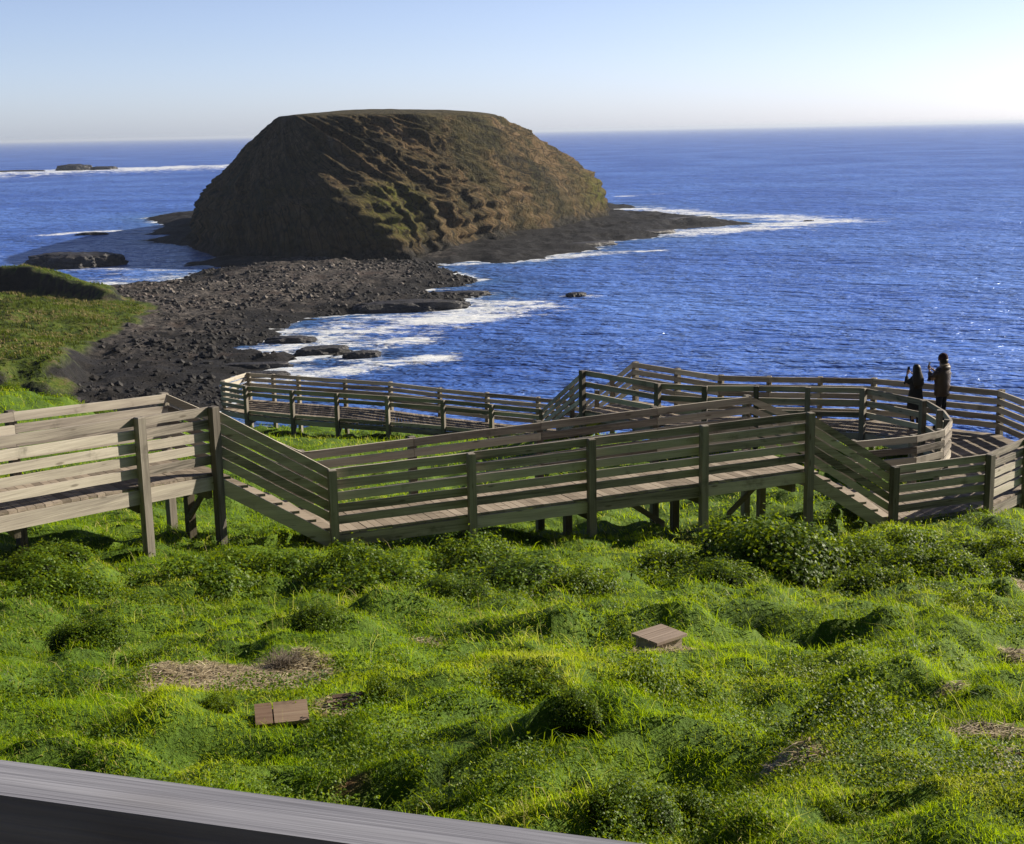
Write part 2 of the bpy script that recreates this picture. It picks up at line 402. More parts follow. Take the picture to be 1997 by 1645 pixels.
# rough tussock grass over the headland
tx = rng.uniform(-112, -50, 60000); ty = rng.uniform(150, 256, 60000)
tz, _, thd, trd = shore_z(tx, ty)
tk = (thd + 3 * (fbm(tx / 4, ty / 4, 160, 4) - 0.5) > 2.6) & ((trd < -1.5) | (trd > 2.2)) & (rng.uniform(0, 1, 60000) < 0.25 + 1.1 * (fbm(tx / 5, ty / 5, 163, 3) - 0.3)) & (np.abs(tx) < 0.40 * ty + 4)
tx, ty, tz = tx[tk], ty[tk], tz[tk]; nT = len(tx)
bn = 4; cx_ = np.repeat(tx, bn); cy_ = np.repeat(ty, bn); cz_ = np.repeat(tz, bn); nb_ = nT * bn
aa = rng.uniform(0, 6.283, nb_); hh_ = rng.uniform(0.18, 0.55, nb_) * np.repeat(0.5 + fbm(tx / 3, ty / 3, 165, 2), bn); ww_ = rng.uniform(0.05, 0.12, nb_)
p0 = np.stack([cx_ + rng.normal(0, .1, nb_), cy_ + rng.normal(0, .1, nb_), cz_ - .05], 1); sd0 = np.stack([np.cos(aa), np.sin(aa), 0 * aa], 1) * ww_[:, None]
tipp = p0 + np.stack([rng.normal(-.12, .14, nb_), rng.normal(0, .14, nb_), hh_], 1)
TV = np.stack([p0 - sd0, p0 + sd0, tipp], 1).reshape(-1, 3); TF = np.arange(nb_ * 3).reshape(-1, 3)
tt_ = np.clip(0.12 + 0.9 * (fbm(cx_ / 9, cy_ / 9, 167, 3) - 0.3) + rng.normal(0, .1, nb_), 0, .7)
tt_ = np.where(np.repeat(fbm(tx / 6, ty / 6, 169, 3) > 0.53, bn) & (rng.uniform(0, 1, nb_) < .6), 1.0, tt_)
tag(obj('tussock_grass', np_mesh('tussock_grass', TV, [TF], M['tussock'], False, {'tint': np.repeat(tt_, 3)})), 'rough tussock grass covering the low headland at the left', 'grass', kind='stuff')

# ---- the island
# outline at the waterline and the matching outline of the flat top, starting at the hidden back
ISL = [(-30, 572), (-85, 560), (-104, 505), (-99, 442), (-89, 392), (-75, 357), (-50, 331), (-36, 323), (-24, 325), (-14, 354), (0, 388), (18, 428), (31.5, 462), (33, 505), (18, 548)]
ITOP = [(-36, 500), (-58, 492), (-66, 468), (-66, 430), (-65, 404), (-62, 391), (-58, 383), (-56.5, 379.5), (-54, 378), (-42, 377), (-24, 384), (-9, 404), (-3, 436), (-6, 470), (-15, 492)]
nI = len(ISL)
elen = [math.dist(ISL[k], ISL[(k + 1) % nI]) for k in range(nI)]
cnt = [max(6, int(round(l / 0.62))) for l in elen]
bs = []; tp_ = []; lee = []
LEE = [1, .3, .3, .3, .3, .3, .3, .35, .8, 1, 1, 1, 1, 1, 1]
for k in range(nI):
    for j in range(cnt[k]):
        u = j / cnt[k]; k2 = (k + 1) % nI
        bs.append([ISL[k][0] * (1 - u) + ISL[k2][0] * u, ISL[k][1] * (1 - u) + ISL[k2][1] * u])
        tp_.append([ITOP[k][0] * (1 - u) + ITOP[k2][0] * u, ITOP[k][1] * (1 - u) + ITOP[k2][1] * u]); lee.append(LEE[k] * (1 - u) + LEE[k2] * u)
bs = np.array(bs); tp_ = np.array(tp_); lee = np.array(lee)
for _ in range(14): bs = (np.roll(bs, 1, 0) + 2 * bs + np.roll(bs, -1, 0)) / 4
for _ in range(30): tp_ = (np.roll(tp_, 1, 0) + 2 * tp_ + np.roll(tp_, -1, 0)) / 4
nth = len(bs)
sarc = np.concatenate([[0], np.cumsum(np.linalg.norm(np.diff(bs, axis=0), axis=1))])
EF = np.array([0, .06, .15, .33, .50, .70, .88, .94, .975, 1.0, 1.08])
EZ = np.array([35.2, 34.3, 32.2, 27.9, 22.9, 18.2, 12.6, 8.6, 4.6, 1.6, -2.0])
ev = np.concatenate([np.linspace(0, 1, 18)[:-1] - 1, np.linspace(0, 1.08, 150)])      # below 0: the flat top
nt = len(ev)
E_, S_ = np.meshgrid(ev, sarc, indexing='ij')
LE = np.broadcast_to(lee, E_.shape)
e = np.clip(E_, 0, 2); q = np.clip(E_ + 1, 0, 1)[..., None]
cen = np.array([-35.0, 436.0])
XY = np.where(E_[..., None] <= 0, cen + (tp_[None] - cen) * q, tp_[None] + (bs - tp_)[None] * e[..., None])
Hh = np.where(E_ <= 0, 37.2 - 2.0 * np.clip(E_ + 1, 0, 1) ** 2.2, np.interp(e, EF, EZ))
out = bs - tp_; out = out / np.linalg.norm(out, axis=1, keepdims=True)
run = e * 60.0
lean = S_ - 0.55 * run
flank = sstep(0.0, 0.14, e) * (1 - sstep(0.99, 1.07, e))
g1 = ridged(lean / 27, run / 120, 201, 2) - 0.6
g2 = ridged(lean / 12.5, run / 40, 207, 3) - 0.6
g3 = fbm(lean / 5.5, run / 9, 211, 4) - 0.5
g4 = ridged(S_ / 3.2, run / 2.8, 223, 4) - 0.6
push = flank * (LE * (3.6 * g1 + 6.0 * g2 + 5.0 * g3) + (0.4 + 0.6 * LE) * 1.3 * g4)
lay = np.abs(((Hh + 3.0 * fbm(S_ / 9, run / 9, 225, 3)) / 3.2) % 1.0 - 0.5) * 2
blk = fbm(lean / 6.5, run / 11.0, 241, 4, 0.6)
blk = (np.floor(blk * 11) + sstep(0.55, 1.0, (blk * 11) % 1.0)) / 11 - 0.5
push = push + flank * (0.35 + 0.65 * LE) * 4.0 * blk
push = push + flank * sstep(0.6, 0.8, e) * 2.4 * (lay - 0.5) * (0.3 + fbm(S_ / 5, run / 5, 227, 3))
Hh = Hh + flank * LE * (2.4 * g2 + 2.0 * g3) + 0.5 * (fbm(XY[..., 0] / 9, XY[..., 1] / 9, 215, 3) - 0.5)
XI = XY[..., 0] + out[None, :, 0] * push; YI = XY[..., 1] + out[None, :, 1] * push
V = np.stack([XI, YI, Hh], -1).reshape(-1, 3)
i = np.arange(nth * nt).reshape(nt, nth)
F = np.stack([i[:-1], np.roll(i, -1, 1)[:-1], np.roll(i, -1, 1)[1:], i[1:]], -1).reshape(-1, 4)[:, ::-1]

def make_island_mat():
    t = NT('island_earth_and_scrub')
    p = t.coord(); 
    uv = t.n('ShaderNodeCombineXYZ'); t.l(t.attr('u'), uv.inputs[0]); t.l(t.attr('v'), uv.inputs[1]); t.l(t.attr('w'), uv.inputs[2])
    st = t.noise(t.mapping(uv.outputs[0], (1, 1, 0.3)), 0.22, 7, 0.74, 0.8)
    n1 = t.noise(p, 0.05, 5, 0.62); n2 = t.noise(p, 0.45, 6, 0.7); n3 = t.noise(p, 1.6, 5, 0.7)
    m = t.math('ADD', t.math('ADD', t.math('MULTIPLY', st, 0.5), t.math('MULTIPLY', n2, 0.3)), t.math('MULTIPLY', t.noise(t.mapping(uv.outputs[0], (1, 1, 0.5)), 0.05, 3, 0.5), 0.2))
    c = t.ramp(m, [(0.37, (0.011, 0.009, 0.007)), (0.44, (0.042, 0.034, 0.016)), (0.495, (0.105, 0.076, 0.032)), (0.55, (0.165, 0.108, 0.05)), (0.66, (0.28, 0.205, 0.13))])
    olive = t.ramp(m, [(0.38, (0.012, 0.013, 0.006)), (0.53, (0.046, 0.047, 0.013)), (0.7, (0.095, 0.082, 0.03))])
    c = t.mix(t.math('MULTIPLY', t.rampf(n1, 0.48, 0.62), 0.7), c, olive)
    top = t.ramp(n2, [(0.35, (0.05, 0.043, 0.02)), (0.6, (0.10, 0.084, 0.042))])
    c = t.mix(t.attr('top'), c, top)
    rock = t.ramp(n2, [(0.35, (0.012, 0.012, 0.012)), (0.65, (0.06, 0.055, 0.045))])
    c = t.mix(t.attr('foot'), c, rock)
    c = t.mix(t.math('MULTIPLY', t.attr('moss'), t.rampf(n2, 0.35, 0.6)), c, (0.12, 0.125, 0.015))
    c = t.mix(t.math('MULTIPLY', t.attr('track'), t.rampf(n3, 0.3, 0.6)), c, (0.24, 0.20, 0.15))
    crk = t.n('ShaderNodeTexVoronoi', feature='DISTANCE_TO_EDGE'); t.l(t.mapping(uv.outputs[0], (0.3, 1, 0.2)), crk.inputs['Vector']); crk.inputs['Scale'].default_value = 1.0
    ck = t.math('SUBTRACT', 1.0, t.rampf(t.math('ADD', crk.outputs['Distance'], t.math('MULTIPLY', n3, 0.12)), 0.05, 0.15))
    c = t.mix(t.math('MULTIPLY', ck, 0.75), c, (0.012, 0.010, 0.008))
    h = t.math('ADD', t.math('MULTIPLY', n2, 1.0), t.math('MULTIPLY', n3, 0.5))
    return t.done(t.bsdf(c, 0.9, t.bump(h, 1.0, 2.6), 0.15).outputs[0])
M['island'] = make_island_mat()
foot = 1 - sstep(1.5, 5.0, Hh + 5 * (fbm(S_ / 5, run / 5, 231, 3) - 0.5))
topm = 1 - sstep(-0.02, 0.10, E_ + 0.10 * (fbm(S_ / 6, run / 6, 233) - 0.5))
moss = sstep(0.6, 0.8, e) * (1 - sstep(0.94, 0.99, e)) * (np.exp(-((XI + 27) / 7.0) ** 2 - ((YI - 338) / 16.0) ** 2) + np.exp(-((XI - 33) / 7.0) ** 2 - ((YI - 455) / 20.0) ** 2))
kr = int(np.argmin(np.hypot(bs[:, 0] + 24, bs[:, 1] - 325))); sr = sarc[kr]
track = (1 - sstep(0.3, 1.2, np.abs(S_ - sr + 2 + 1.5 * (fbm(run / 6, S_ * 0, 239, 3) - 0.5)))) * sstep(0.16, 0.22, e) * (1 - sstep(0.52, 0.62, e))
i_me = np_mesh('island', V, [F], M['island'], True, {'u': lean.ravel(), 'v': (S_ * 0.2).ravel(), 'w': run.ravel(),
               'top': topm.ravel(), 'foot': foot.ravel(), 'moss': np.clip(moss * 1.4, 0, 1).ravel(), 'track': (track * 0.8).ravel()})
tag(obj('island', i_me), kind='structure')

# ---- the sea, one sheet to the horizon, with foam where it breaks
def grow(a, first, ratio, end):
    out = [a]; st = first
    while abs(out[-1]) < end:
        out.append(out[-1] + st); st *= ratio
    return np.array(out)
wx = np.concatenate([grow(-200, -8, 1.22, 60000)[::-1][:-1], np.arange(-200, 150, 1.0), grow(150, 3, 1.25, 60000)])
wx = np.unique(np.concatenate([wx, np.arange(-760, -200, 5.0)]))
wy = np.concatenate([[-300, -100, 20], nonuni((60, 130, 6), (130, 420, 0.85), (420, 720, 1.8)), grow(720, 6, 1.12, 900)[:-1], np.arange(960, 1700, 10.0), grow(1700, 30, 1.2, 60000)])
wy = np.unique(wy)
X, Y = np.meshgrid(wx, wy)
Zsea, SDs, _, _ = shore_z(X, Y)
sdl = SDs
depth = np.maximum(-Zsea, 0)
FOAM = [([(-34.5, 186), (-33, 193), (-31.5, 199)], 3.0, .9), ([(-36, 176), (-31, 178), (-27, 181)], 2.5, .8), ([(-30.4, 199.5), (-26, 207), (-21.5, 214), (-14, 224), (-7, 234.5), (0, 243)], 8.5, .95), ([(-33, 201), (-29, 209), (-27, 216), (-24, 226)], 5.5, .95), ([(-32, 196), (-24, 201), (-15.5, 203)], 4.0, .9),
        ([(-35.5, 183.5), (-28, 188), (-21, 193)], 2.0, .9), ([(-32, 169), (-28.5, 172), (-22.5, 179), (-15.6, 184), (-11.5, 185)], 3.6, 1.0), ([(-36, 172), (-29, 173)], 1.8, .9),
        ([(-19, 316), (-13.5, 300), (-7.4, 286)], 2.6, 1.0), ([(-18.6, 320), (0.5, 326), (23, 345), (37, 348)], 3.4, .9), ([(8, 334), (28, 345)], 4.5, .9),
        ([(43, 402), (65, 416), (82, 428), (102, 444)], 11, .95), ([(46, 540), (62, 505), (75, 482), (88, 472), (103, 443)], 13, .9), ([(52, 640), (72, 655)], 5, .5),
        ([(-8.5, 243), (-3, 247), (2.5, 243)], 3, .7), ([(-150, 452), (-138, 466), (-125, 468)], 4.0, .9), ([(-77, 298), (-72, 299), (-66, 300)], 3, .7),
        ([(-112, 300), (-95, 296), (-80, 293)], 4, .7), ([(-90, 340), (-80, 330)], 5, .4), ([(-120, 352), (-108, 360), (-92, 335), (-88, 330)], 3, .6), ([(10, 255), (15.5, 254)], 1.6, .9),
        ([(-140, 370), (-160, 385)], 6, .5),
        ([(-700, 1290), (-480, 1310), (-430, 1300), (-380, 1330), (-260, 1400), (-150, 1440)], 85, 1.0)]
foam = np.zeros(X.shape)
wob = fbm(X / 5.0, Y / 9.0, 301, 3) - 0.5
for pts, wd, k in FOAM:
    d = line_d(X, Y, pts) + wob * wd * 1.3
    foam = np.maximum(foam, 0.70 * k * np.exp(-(np.maximum(d, 0) / (wd * 1.35)) ** 2))
edge = np.where(X < 300, np.exp(-np.maximum(-sdl, 0) / 2.6) * 0.72, 0)
cove = sstep(-175, -60, X) * (1 - sstep(-62, -50, X)) * sstep(285, 300, Y) * (1 - sstep(360, 430, Y)) * 0.34
foam = np.clip(np.maximum(np.maximum(foam, edge), cove), 0, 1)
foam[(Y < 130)] = 0
shal = np.exp(-np.maximum(-sdl, 0) / 11.0); shal[Y < 120] = 0
Zw = (0.10 * (fbm(X / 9, Y / 5, 311, 3) - 0.5) + np.clip(foam - 0.25, 0, 1) * 1.3 * (fbm(X / 3.0, Y / 2.2, 315, 4) - 0.35) * (sdl < -0.5)) * (Y < 700) * (np.abs(X) < 220)
Zw = Zw + 3.6 * foam * (0.6 + 0.8 * fbm(X / 30, Y / 40, 331, 3)) * (Y > 1200)

def make_sea_mat():
    t = NT('sea_water')
    geo = t.coord()
    p1 = t.mapping(geo, (0.55, 1.0, 1.0), rot=(0, 0, rad(8)))
    a = t.noise(p1, 0.42, 3, 0.6, 0.4); b = t.noise(t.mapping(geo, (0.6, 1.0, 1), rot=(0, 0, rad(-14))), 0.10, 4, 0.6, 0.3)
    c_ = t.noise(t.mapping(geo, (0.5, 1, 1), rot=(0, 0, rad(5))), 0.018, 4, 0.6); d_ = t.noise(t.mapping(geo, (0.35, 1, 1)), 0.004, 4, 0.6)
    h = t.math('ADD', t.math('ADD', t.math('MULTIPLY', a, 1.9), t.math('MULTIPLY', b, 4.5)), t.math('ADD', t.math('MULTIPLY', c_, 6.0), t.math('MULTIPLY', d_, 12.0)))
    nrm = t.bump(h, 1.0, 1.0)
    body = t.mix(t.rampf(t.noise(geo, 0.012, 3), 0.35, 0.65), (0.034, 0.095, 0.40), (0.075, 0.170, 0.54))
    body = t.mix(t.math('MULTIPLY', t.attr('shallow'), 0.75), body, (0.045, 0.12, 0.22))
    dif = t.n('ShaderNodeBsdfDiffuse'); t.l(body, dif.inputs['Color']); t.l(nrm, dif.inputs['Normal'])
    gl = t.n('ShaderNodeBsdfGlossy'); gl.inputs['Roughness'].default_value = 0.26; gl.inputs['Color'].default_value = (0.72, 0.82, 1.0, 1)
    t.l(nrm, gl.inputs['Normal'])
    fr = t.n('ShaderNodeFresnel'); fr.inputs['IOR'].default_value = 1.33; t.l(nrm, fr.inputs['Normal'])
    fac = t.math('MINIMUM', t.math('MULTIPLY', fr.outputs[0], 0.95), 0.62)
    w = t.n('ShaderNodeMixShader'); t.l(fac, w.inputs[0]); t.l(dif.outputs[0], w.inputs[1]); t.l(gl.outputs[0], w.inputs[2])
    fn = t.noise(t.mapping(geo, (0.6, 1, 1)), 0.6, 7, 0.78, 1.6); fn2 = t.noise(t.mapping(geo, (0.4, 1, 1)), 0.14, 4, 0.6, 0.8)
    n = t.math('ADD', t.math('MULTIPLY', fn, 0.55), t.math('MULTIPLY', fn2, 0.45))
    mask = t.rampf(t.math('ADD', t.attr('foam'), t.math('MULTIPLY', t.math('SUBTRACT', n, 0.5), 3.4)), 0.34, 0.8)
    mask = t.math('MULTIPLY', mask, t.rampf(t.attr('foam'), 0.03, 0.2))
    fb = t.bsdf(t.ramp(fn, [(0.3, (0.42, 0.5, 0.62)), (0.6, (0.8, 0.82, 0.84))]), 0.9, t.bump(fn, 0.6, 0.5), 0.2)
    mx = t.n('ShaderNodeMixShader'); t.l(mask, mx.inputs[0]); t.l(w.outputs[0], mx.inputs[1]); t.l(fb.outputs[0], mx.inputs[2])
    return t.done(mx.outputs[0])
M['sea'] = make_sea_mat()
V = np.stack([X, Y, Zw], -1).reshape(-1, 3)
sea_me = np_mesh('sea', V, [grid_faces(len(wx), len(wy))], M['sea'], True, {'foam': foam.ravel(), 'shallow': shal.ravel()})
tag(obj('sea', sea_me), kind='structure')

# ---- rocks standing in the sea
def make_rock_mat():
    t = NT('wet_basalt')
    p = t.coord(); n = t.noise(p, 2.2, 6, 0.7); n2 = t.noise(p, 0.6, 4)
    c = t.ramp(t.math('ADD', t.math('MULTIPLY', n, 0.6), t.math('MULTIPLY', n2, 0.4)), [(0.35, (0.010, 0.010, 0.012)), (0.55, (0.035, 0.032, 0.034)), (0.72, (0.07, 0.062, 0.058))])
    return t.done(t.bsdf(c, 0.55, t.bump(n, 0.9, 0.3), 0.4).outputs[0])
M['rock'] = make_rock_mat()

def ico(sub):
    import bmesh
    bm = bmesh.new(); bmesh.ops.create_icosphere(bm, subdivisions=sub, radius=1)
    v = np.array([x.co for x in bm.verts]); f = np.array([[q.index for q in x.verts] for x in bm.faces]); bm.free()
    return v, f
def rock(name, loc, size, seed, label, rz=0, flat=0.55, group=None, cat='rock', sub=5):
    v, f = ico(sub)
    n = fbm(v[:, 0] * 1.6 + 10, v[:, 1] * 1.6 + v[:, 2] * 1.3, seed, 4) - 0.5
    n2 = ridged(v[:, 0] * 3.2 + v[:, 2], v[:, 1] * 3.2 - v[:, 2] * 2.0, seed + 5, 4) - 0.6
    v = v * (1 + 0.6 * n + 0.28 * n2)[:, None]
    z = v[:, 2]
    z = np.where(z > flat, flat + (z - flat) * 0.25, z)                    # ledge-topped
    z = z + 0.10 * (ridged(v[:, 0] * 4, v[:, 1] * 4, seed + 9, 3) - 0.6)
    v = np.stack([v[:, 0] * size[0], v[:, 1] * size[1], z * size[2]], 1)
    o = obj(name, np_mesh(name, v, [f], M['rock'], False)); o.location = loc; o.rotation_euler = (0, 0, rz)
    return tag(o, label, cat, group)
rock('sea_rock', (-105, 338, -0.2), (10.5, 8, 5.2), 3, 'big dark flat-topped rock in the water left of the island, behind the green headland', rad(12))
rock('sea_rock', (12.4, 254.7, -0.5), (1.9, 1.4, 1.8), 11, 'tiny lone dark rock awash in the open bay right of the beach', 0.3, sub=4)
rock('sea_rock', (-134, 450, -0.5), (5.0, 2.4, 2.0), 17, 'low dark rock in a streak of foam between big flat rock and island', 0.2, sub=4)
rock('reef_rock', (-498, 1345, 1.5), (13, 8, 15), 23, 'dark reef rock rising in far breakers at the left picture edge', 0, sub=4)
rock('reef_rock', (-448, 1292, 1.5), (22, 7, 4.0), 27, 'low long reef rock left in the far white breakers', 0.1, sub=4)
rock('reef_rock', (-402, 1312, 1.5), (16, 8, 9.5), 31, 'highest jagged reef rock in the far white breakers', 0.1, sub=4)
rock('reef_rock', (-377, 1316, 1.5), (12, 6, 6.0), 37, 'small reef rock at the right end of the far breakers', 0, sub=4)
rock('shore_rock', (-17.5, 239, 0.2), (9.5, 3.2, 2.3), 43, 'squared reddish dark rock shelf at the bay edge of the pebble beach', 0.15)
rock('shore_rock', (-26.5, 192.5, 0.0), (4.2, 2.2, 1.5), 47, 'dark rock spit between two foam streaks in the near cove', 0.4, sub=4)
rock('shore_rock', (-20.5, 188.2, 0.0), (2.6, 1.3, 1.3), 49, 'small outermost dark rock at the tip of the near cove spit', 0.3, sub=4)
rock('shore_rock', (-32.5, 203.5, 0.1), (4.0, 1.8, 1.3), 53, 'low dark tongue of rock beside the broad foam in the near cove', 0.1, sub=4)
rock('shore_rock', (-33.5, 180.5, 0.0), (4.5, 1.3, 1.2), 71, 'flat black ledge nearest the low boardwalk, with foam on both sides', 0.15, sub=4)
rock('shore_rock', (-31.5, 174.0, 0.0), (3.4, 1.2, 1.0), 73, 'black ledge just above the left end of the low boardwalk rail', 0.2, sub=4)
rock('shore_rock', (-9.5, 259.5, 0.0), (6.0, 1.8, 1.3), 75, 'narrow dark rock finger pointing into the bay, farthest of the beach ledges', 0.1, sub=4)
rock('shore_rock', (-11, 243.5, 0.0), (4.0, 1.4, 1.1), 77, 'small dark ledge just seaward of the squared reddish shelf', 0.1, sub=4)
rock('shore_rock', (22, 366, 0.0), (8.0, 2.4, 1.8), 79, 'dark rock ledge at the right foot of the island cliff', 0.6, sub=4)
rock('shore_rock', (42, 404, 0.0), (7.0, 2.4, 1.8), 81, 'dark rock ledge between island foot and the surf shelf', 0.5, sub=4)
rock('shore_rock', (58, 452, 0.1), (15, 4.5, 2.4), 59, 'long low rock shelf running into the surf off the right side of the island', 0.75)
rock('shore_rock', (96, 445, -0.6), (2.2, 1.4, 1.6), 61, 'small rock awash in white surf beyond the island shelf', 0.3, sub=4)

# boulders strewn over the beach: nobody could count them
bv, bf = ico(1)
N = 20000
bx = rng.uniform(-75, -5, N); by = rng.uniform(150, 325, N)
bz, bsd, bhd, brd = shore_z(bx, by)
ok = (bsd > -1.5) & (bhd < 0.5) & (rng.uniform(0, 1, N) < 0.25 + 0.75 * (fbm(bx / 12, by / 12, 401) > 0.48)) & (poly_sd(bx, by, ISL) < 2)
bx, by, bz = bx[ok], by[ok], bz[ok]
N = len(bx); sz = 0.12 + 0.5 * rng.uniform(0, 1, N) ** 5.0
VV = bv[None] * (1 + 0.16 * rng.normal(0, 1, (N, len(bv), 1))).clip(0.7, 1.3) * sz[:, None, None] * np.array([1.2, 1.0, 0.8])
VV[..., 0] += bx[:, None]; VV[..., 1] += by[:, None]; VV[..., 2] += bz[:, None]
FF = (bf[None] + (np.arange(N) * len(bv))[:, None, None]).reshape(-1, 3)
t = NT('beach_boulder'); M['boulder'] = t.done(t.bsdf(t.ramp(t.attr('tint'), [(0, (0.015, 0.014, 0.014)), (0.6, (0.07, 0.06, 0.055)), (1, (0.22, 0.19, 0.165))]), 0.75).outputs[0])
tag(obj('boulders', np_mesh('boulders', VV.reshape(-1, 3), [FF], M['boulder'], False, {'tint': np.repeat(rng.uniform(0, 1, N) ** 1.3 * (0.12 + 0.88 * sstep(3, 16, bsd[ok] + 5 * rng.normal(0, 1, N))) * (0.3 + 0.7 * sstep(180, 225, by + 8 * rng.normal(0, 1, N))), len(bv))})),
    'grey and dark boulders strewn over the pebble beach', 'boulders', kind='stuff')

# ------------------------------------------------------------------ boardwalk carpentry
BH, BG, BT, PS = 0.135, 0.06, 0.045, 0.13          # board height, gap, thickness, post size
RAIL = 1.05                                          # rail top above deck

def sloped_board(name, p0, p1, h, th, mat, parent, zoff=0.0):
    """board on edge from p0 to p1 (points on its top edge), sheared so its ends stay vertical"""
    p0 = Vector(p0); p1 = Vector(p1); d = p1 - p0
    L = math.hypot(d.x, d.y); s = d.z / L
    x0, x1 = -L / 2, L / 2
    b = cuboid(x0, x1, -th / 2, th / 2, -h, 0)
    # a little sag and a chipped look: 6 segments along the board
    n = 6; xs = np.linspace(x0, x1, n + 1); jit = np.array([random.uniform(-0.003, 0.003) for _ in xs])
    V = []; F = []
    for k, x in enumerate(xs):
        for y, z in ((-th / 2, -h), (th / 2, -h), (th / 2, 0), (-th / 2, 0)):
            V.append((x, y + jit[k], z + s * x + jit[k] * 0.8))
    for k in range(n):
        a = 4 * k
        for q in range(4): F.append((a + q, a + (q + 1) % 4, a + 4 + (q + 1) % 4, a + 4 + q))
    F += [(0, 3, 2, 1), (4 * n, 4 * n + 1, 4 * n + 2, 4 * n + 3)]
    F = [tuple(reversed(f)) for f in F]
    o = obj(name, np_mesh(name, V, [np.array(F)], mat), parent)
    m = (p0 + p1) / 2
    o.location = (m.x, m.y, m.z + zoff); o.rotation_euler = (0, 0, math.atan2(d.y, d.x))
    return o

def post(x, y, ztop, rz, parent, zbot=None, s=PS):
    if zbot is None: zbot = gz1(x, y) - 0.35
    h = ztop - zbot
    # built with local X along the grain, then stood up
    c = 0.012; a = s / 2
    V = []
    for x_, r in ((0, a), (h - c, a), (h, a - c)):
        V += [(x_, -r, -r), (x_, r, -r), (x_, r, r), (x_, -r, r)]
    F = []
    for k in (0, 4):
        for q in range(4): F.append((k + q, k + (q + 1) % 4, k + 4 + (q + 1) % 4, k + 4 + q))
    F += [(3, 2, 1, 0), (8, 9, 10, 11)]
    F = [tuple(reversed(f)) for f in F]
    o = obj('post', np_mesh('post', V, [np.array(F)], M['post']), parent)
    o.matrix_basis = Matrix.Translation((x, y, zbot)) @ Matrix.Rotation(rz + random.uniform(-.03, .03), 4, 'Z') @ Matrix.Rotation(-math.pi / 2, 4, 'Y')
    return o

def railing(parent, pts, side, boards=5, post_mask=None, h=BH, gap=BG, posts_to_ground=True, kick=False, post_drop=0.0):
    """pts: rail-top points; side = +1 when the posts stand to the left of the walking line"""
    n = len(pts)
    for k in range(n - 1):
        p0, p1 = Vector(pts[k]), Vector(pts[k + 1]); d = (p1 - p0); dn = Vector((d.x, d.y, 0)).normalized()
        e = 0.004
        for b in range(boards):
            dz = -b * (h + gap) + random.uniform(-0.006, 0.006)
            sloped_board('rail', p0 + dn * e + Vector((0, 0, dz)), p1 - dn * e + Vector((0, 0, dz)), h, BT, M['wood'], parent)
        if kick:
            dz = -RAIL + 0.13
            sloped_board('kick_board', p0 + dn * e + Vector((0, 0, dz)), p1 - dn * e + Vector((0, 0, dz)), 0.12, BT, M['wood'], parent)
    for k in range(n):
        if post_mask is not None and not post_mask[k]: continue
        a = Vector(pts[max(k - 1, 0)]); b = Vector(pts[min(k + 1, n - 1)]); d = b - a
        d = Vector((d.x, d.y, 0)).normalized(); nrm = Vector((-d.y, d.x, 0)) * side
        q = Vector(pts[k]) + nrm * (BT / 2 + PS / 2 + 0.003)
        post(q.x, q.y, q.z + 0.012 - post_drop, math.atan2(d.y, d.x), parent)

def deck_strip(parent, A, B, z0=None, name='deck', drop=RAIL, plank=0.14):
    """A, B: matched rail-top polylines; planks laid across between them"""
    boxes = []; rnd = []
    for k in range(len(A) - 1):
        a0, a1, b0, b1 = (np.array(v, float) for v in (A[k], A[k + 1], B[k], B[k + 1]))
        L = max(np.linalg.norm((a1 - a0)[:2]), np.linalg.norm((b1 - b0)[:2]))
        n = max(1, int(round(L / plank)))
        for i in range(n):
            u0 = i / n; u1 = (i + 1) / n - 0.009 / max(L, .1)
            q = [a0 + (a1 - a0) * u0, b0 + (b1 - b0) * u0, a0 + (a1 - a0) * u1, b0 + (b1 - b0) * u1]
            ex = (q[1] - q[0]); ex = ex / np.linalg.norm(ex) * 0.03
            q[0] = q[0] - ex * random.uniform(.5, 1.2); q[1] = q[1] + ex * random.uniform(.5, 1.2); q[2] = q[2] - ex; q[3] = q[3] + ex
            j = random.uniform(-0.003, 0.003)
            V = []
            for p in q:
                for dz in (-0.04, 0): V.append((p[0], p[1], p[2] - drop + dz + j))
            boxes.append(np.array(V)); rnd.append(random.uniform(-0.5, 0.5))
    return obj(name, boxes_mesh(name, boxes, M['deckwood'], np.array(rnd)), parent)

def stringers(parent, pts, side, drop=RAIL + 0.045, h=0.2, off=0.035):
    for p0, p1 in zip(pts[:-1], pts[1:]):
        p0, p1 = Vector(p0), Vector(p1); d = p1 - p0; dn = Vector((d.x, d.y, 0)).normalized()
        nrm = Vector((-dn.y, dn.x, 0)) * side * off
        sloped_board('stringer', p0 + nrm - Vector((0, 0, drop)) + dn * .003, p1 + nrm - Vector((0, 0, drop)) - dn * .003, h, 0.05, M['wood'], parent)

def bearer(parent, a, b, drop=RAIL + 0.25, h=0.16):
    a, b = Vector(a), Vector(b)
    sloped_board('bearer', a - Vector((0, 0, drop)), b - Vector((0, 0, drop)), h, 0.09, M['bearer'], parent)

def stub(parent, x, y, ztop, rz):
    o = post(x, y, ztop, rz, parent); o.name = 'support_post'; o.data.materials[0] = M['bearer']; return o

def brace(parent, a, b):
    sloped_board('brace', a, b, 0.12, 0.05, M['bearer'], parent)

def lerp(a, b, t): return tuple(a[i] + (b[i] - a[i]) * t for i in range(len(a)))
def bays(a, b, ts): return [lerp(a, b, t) for t in ts]

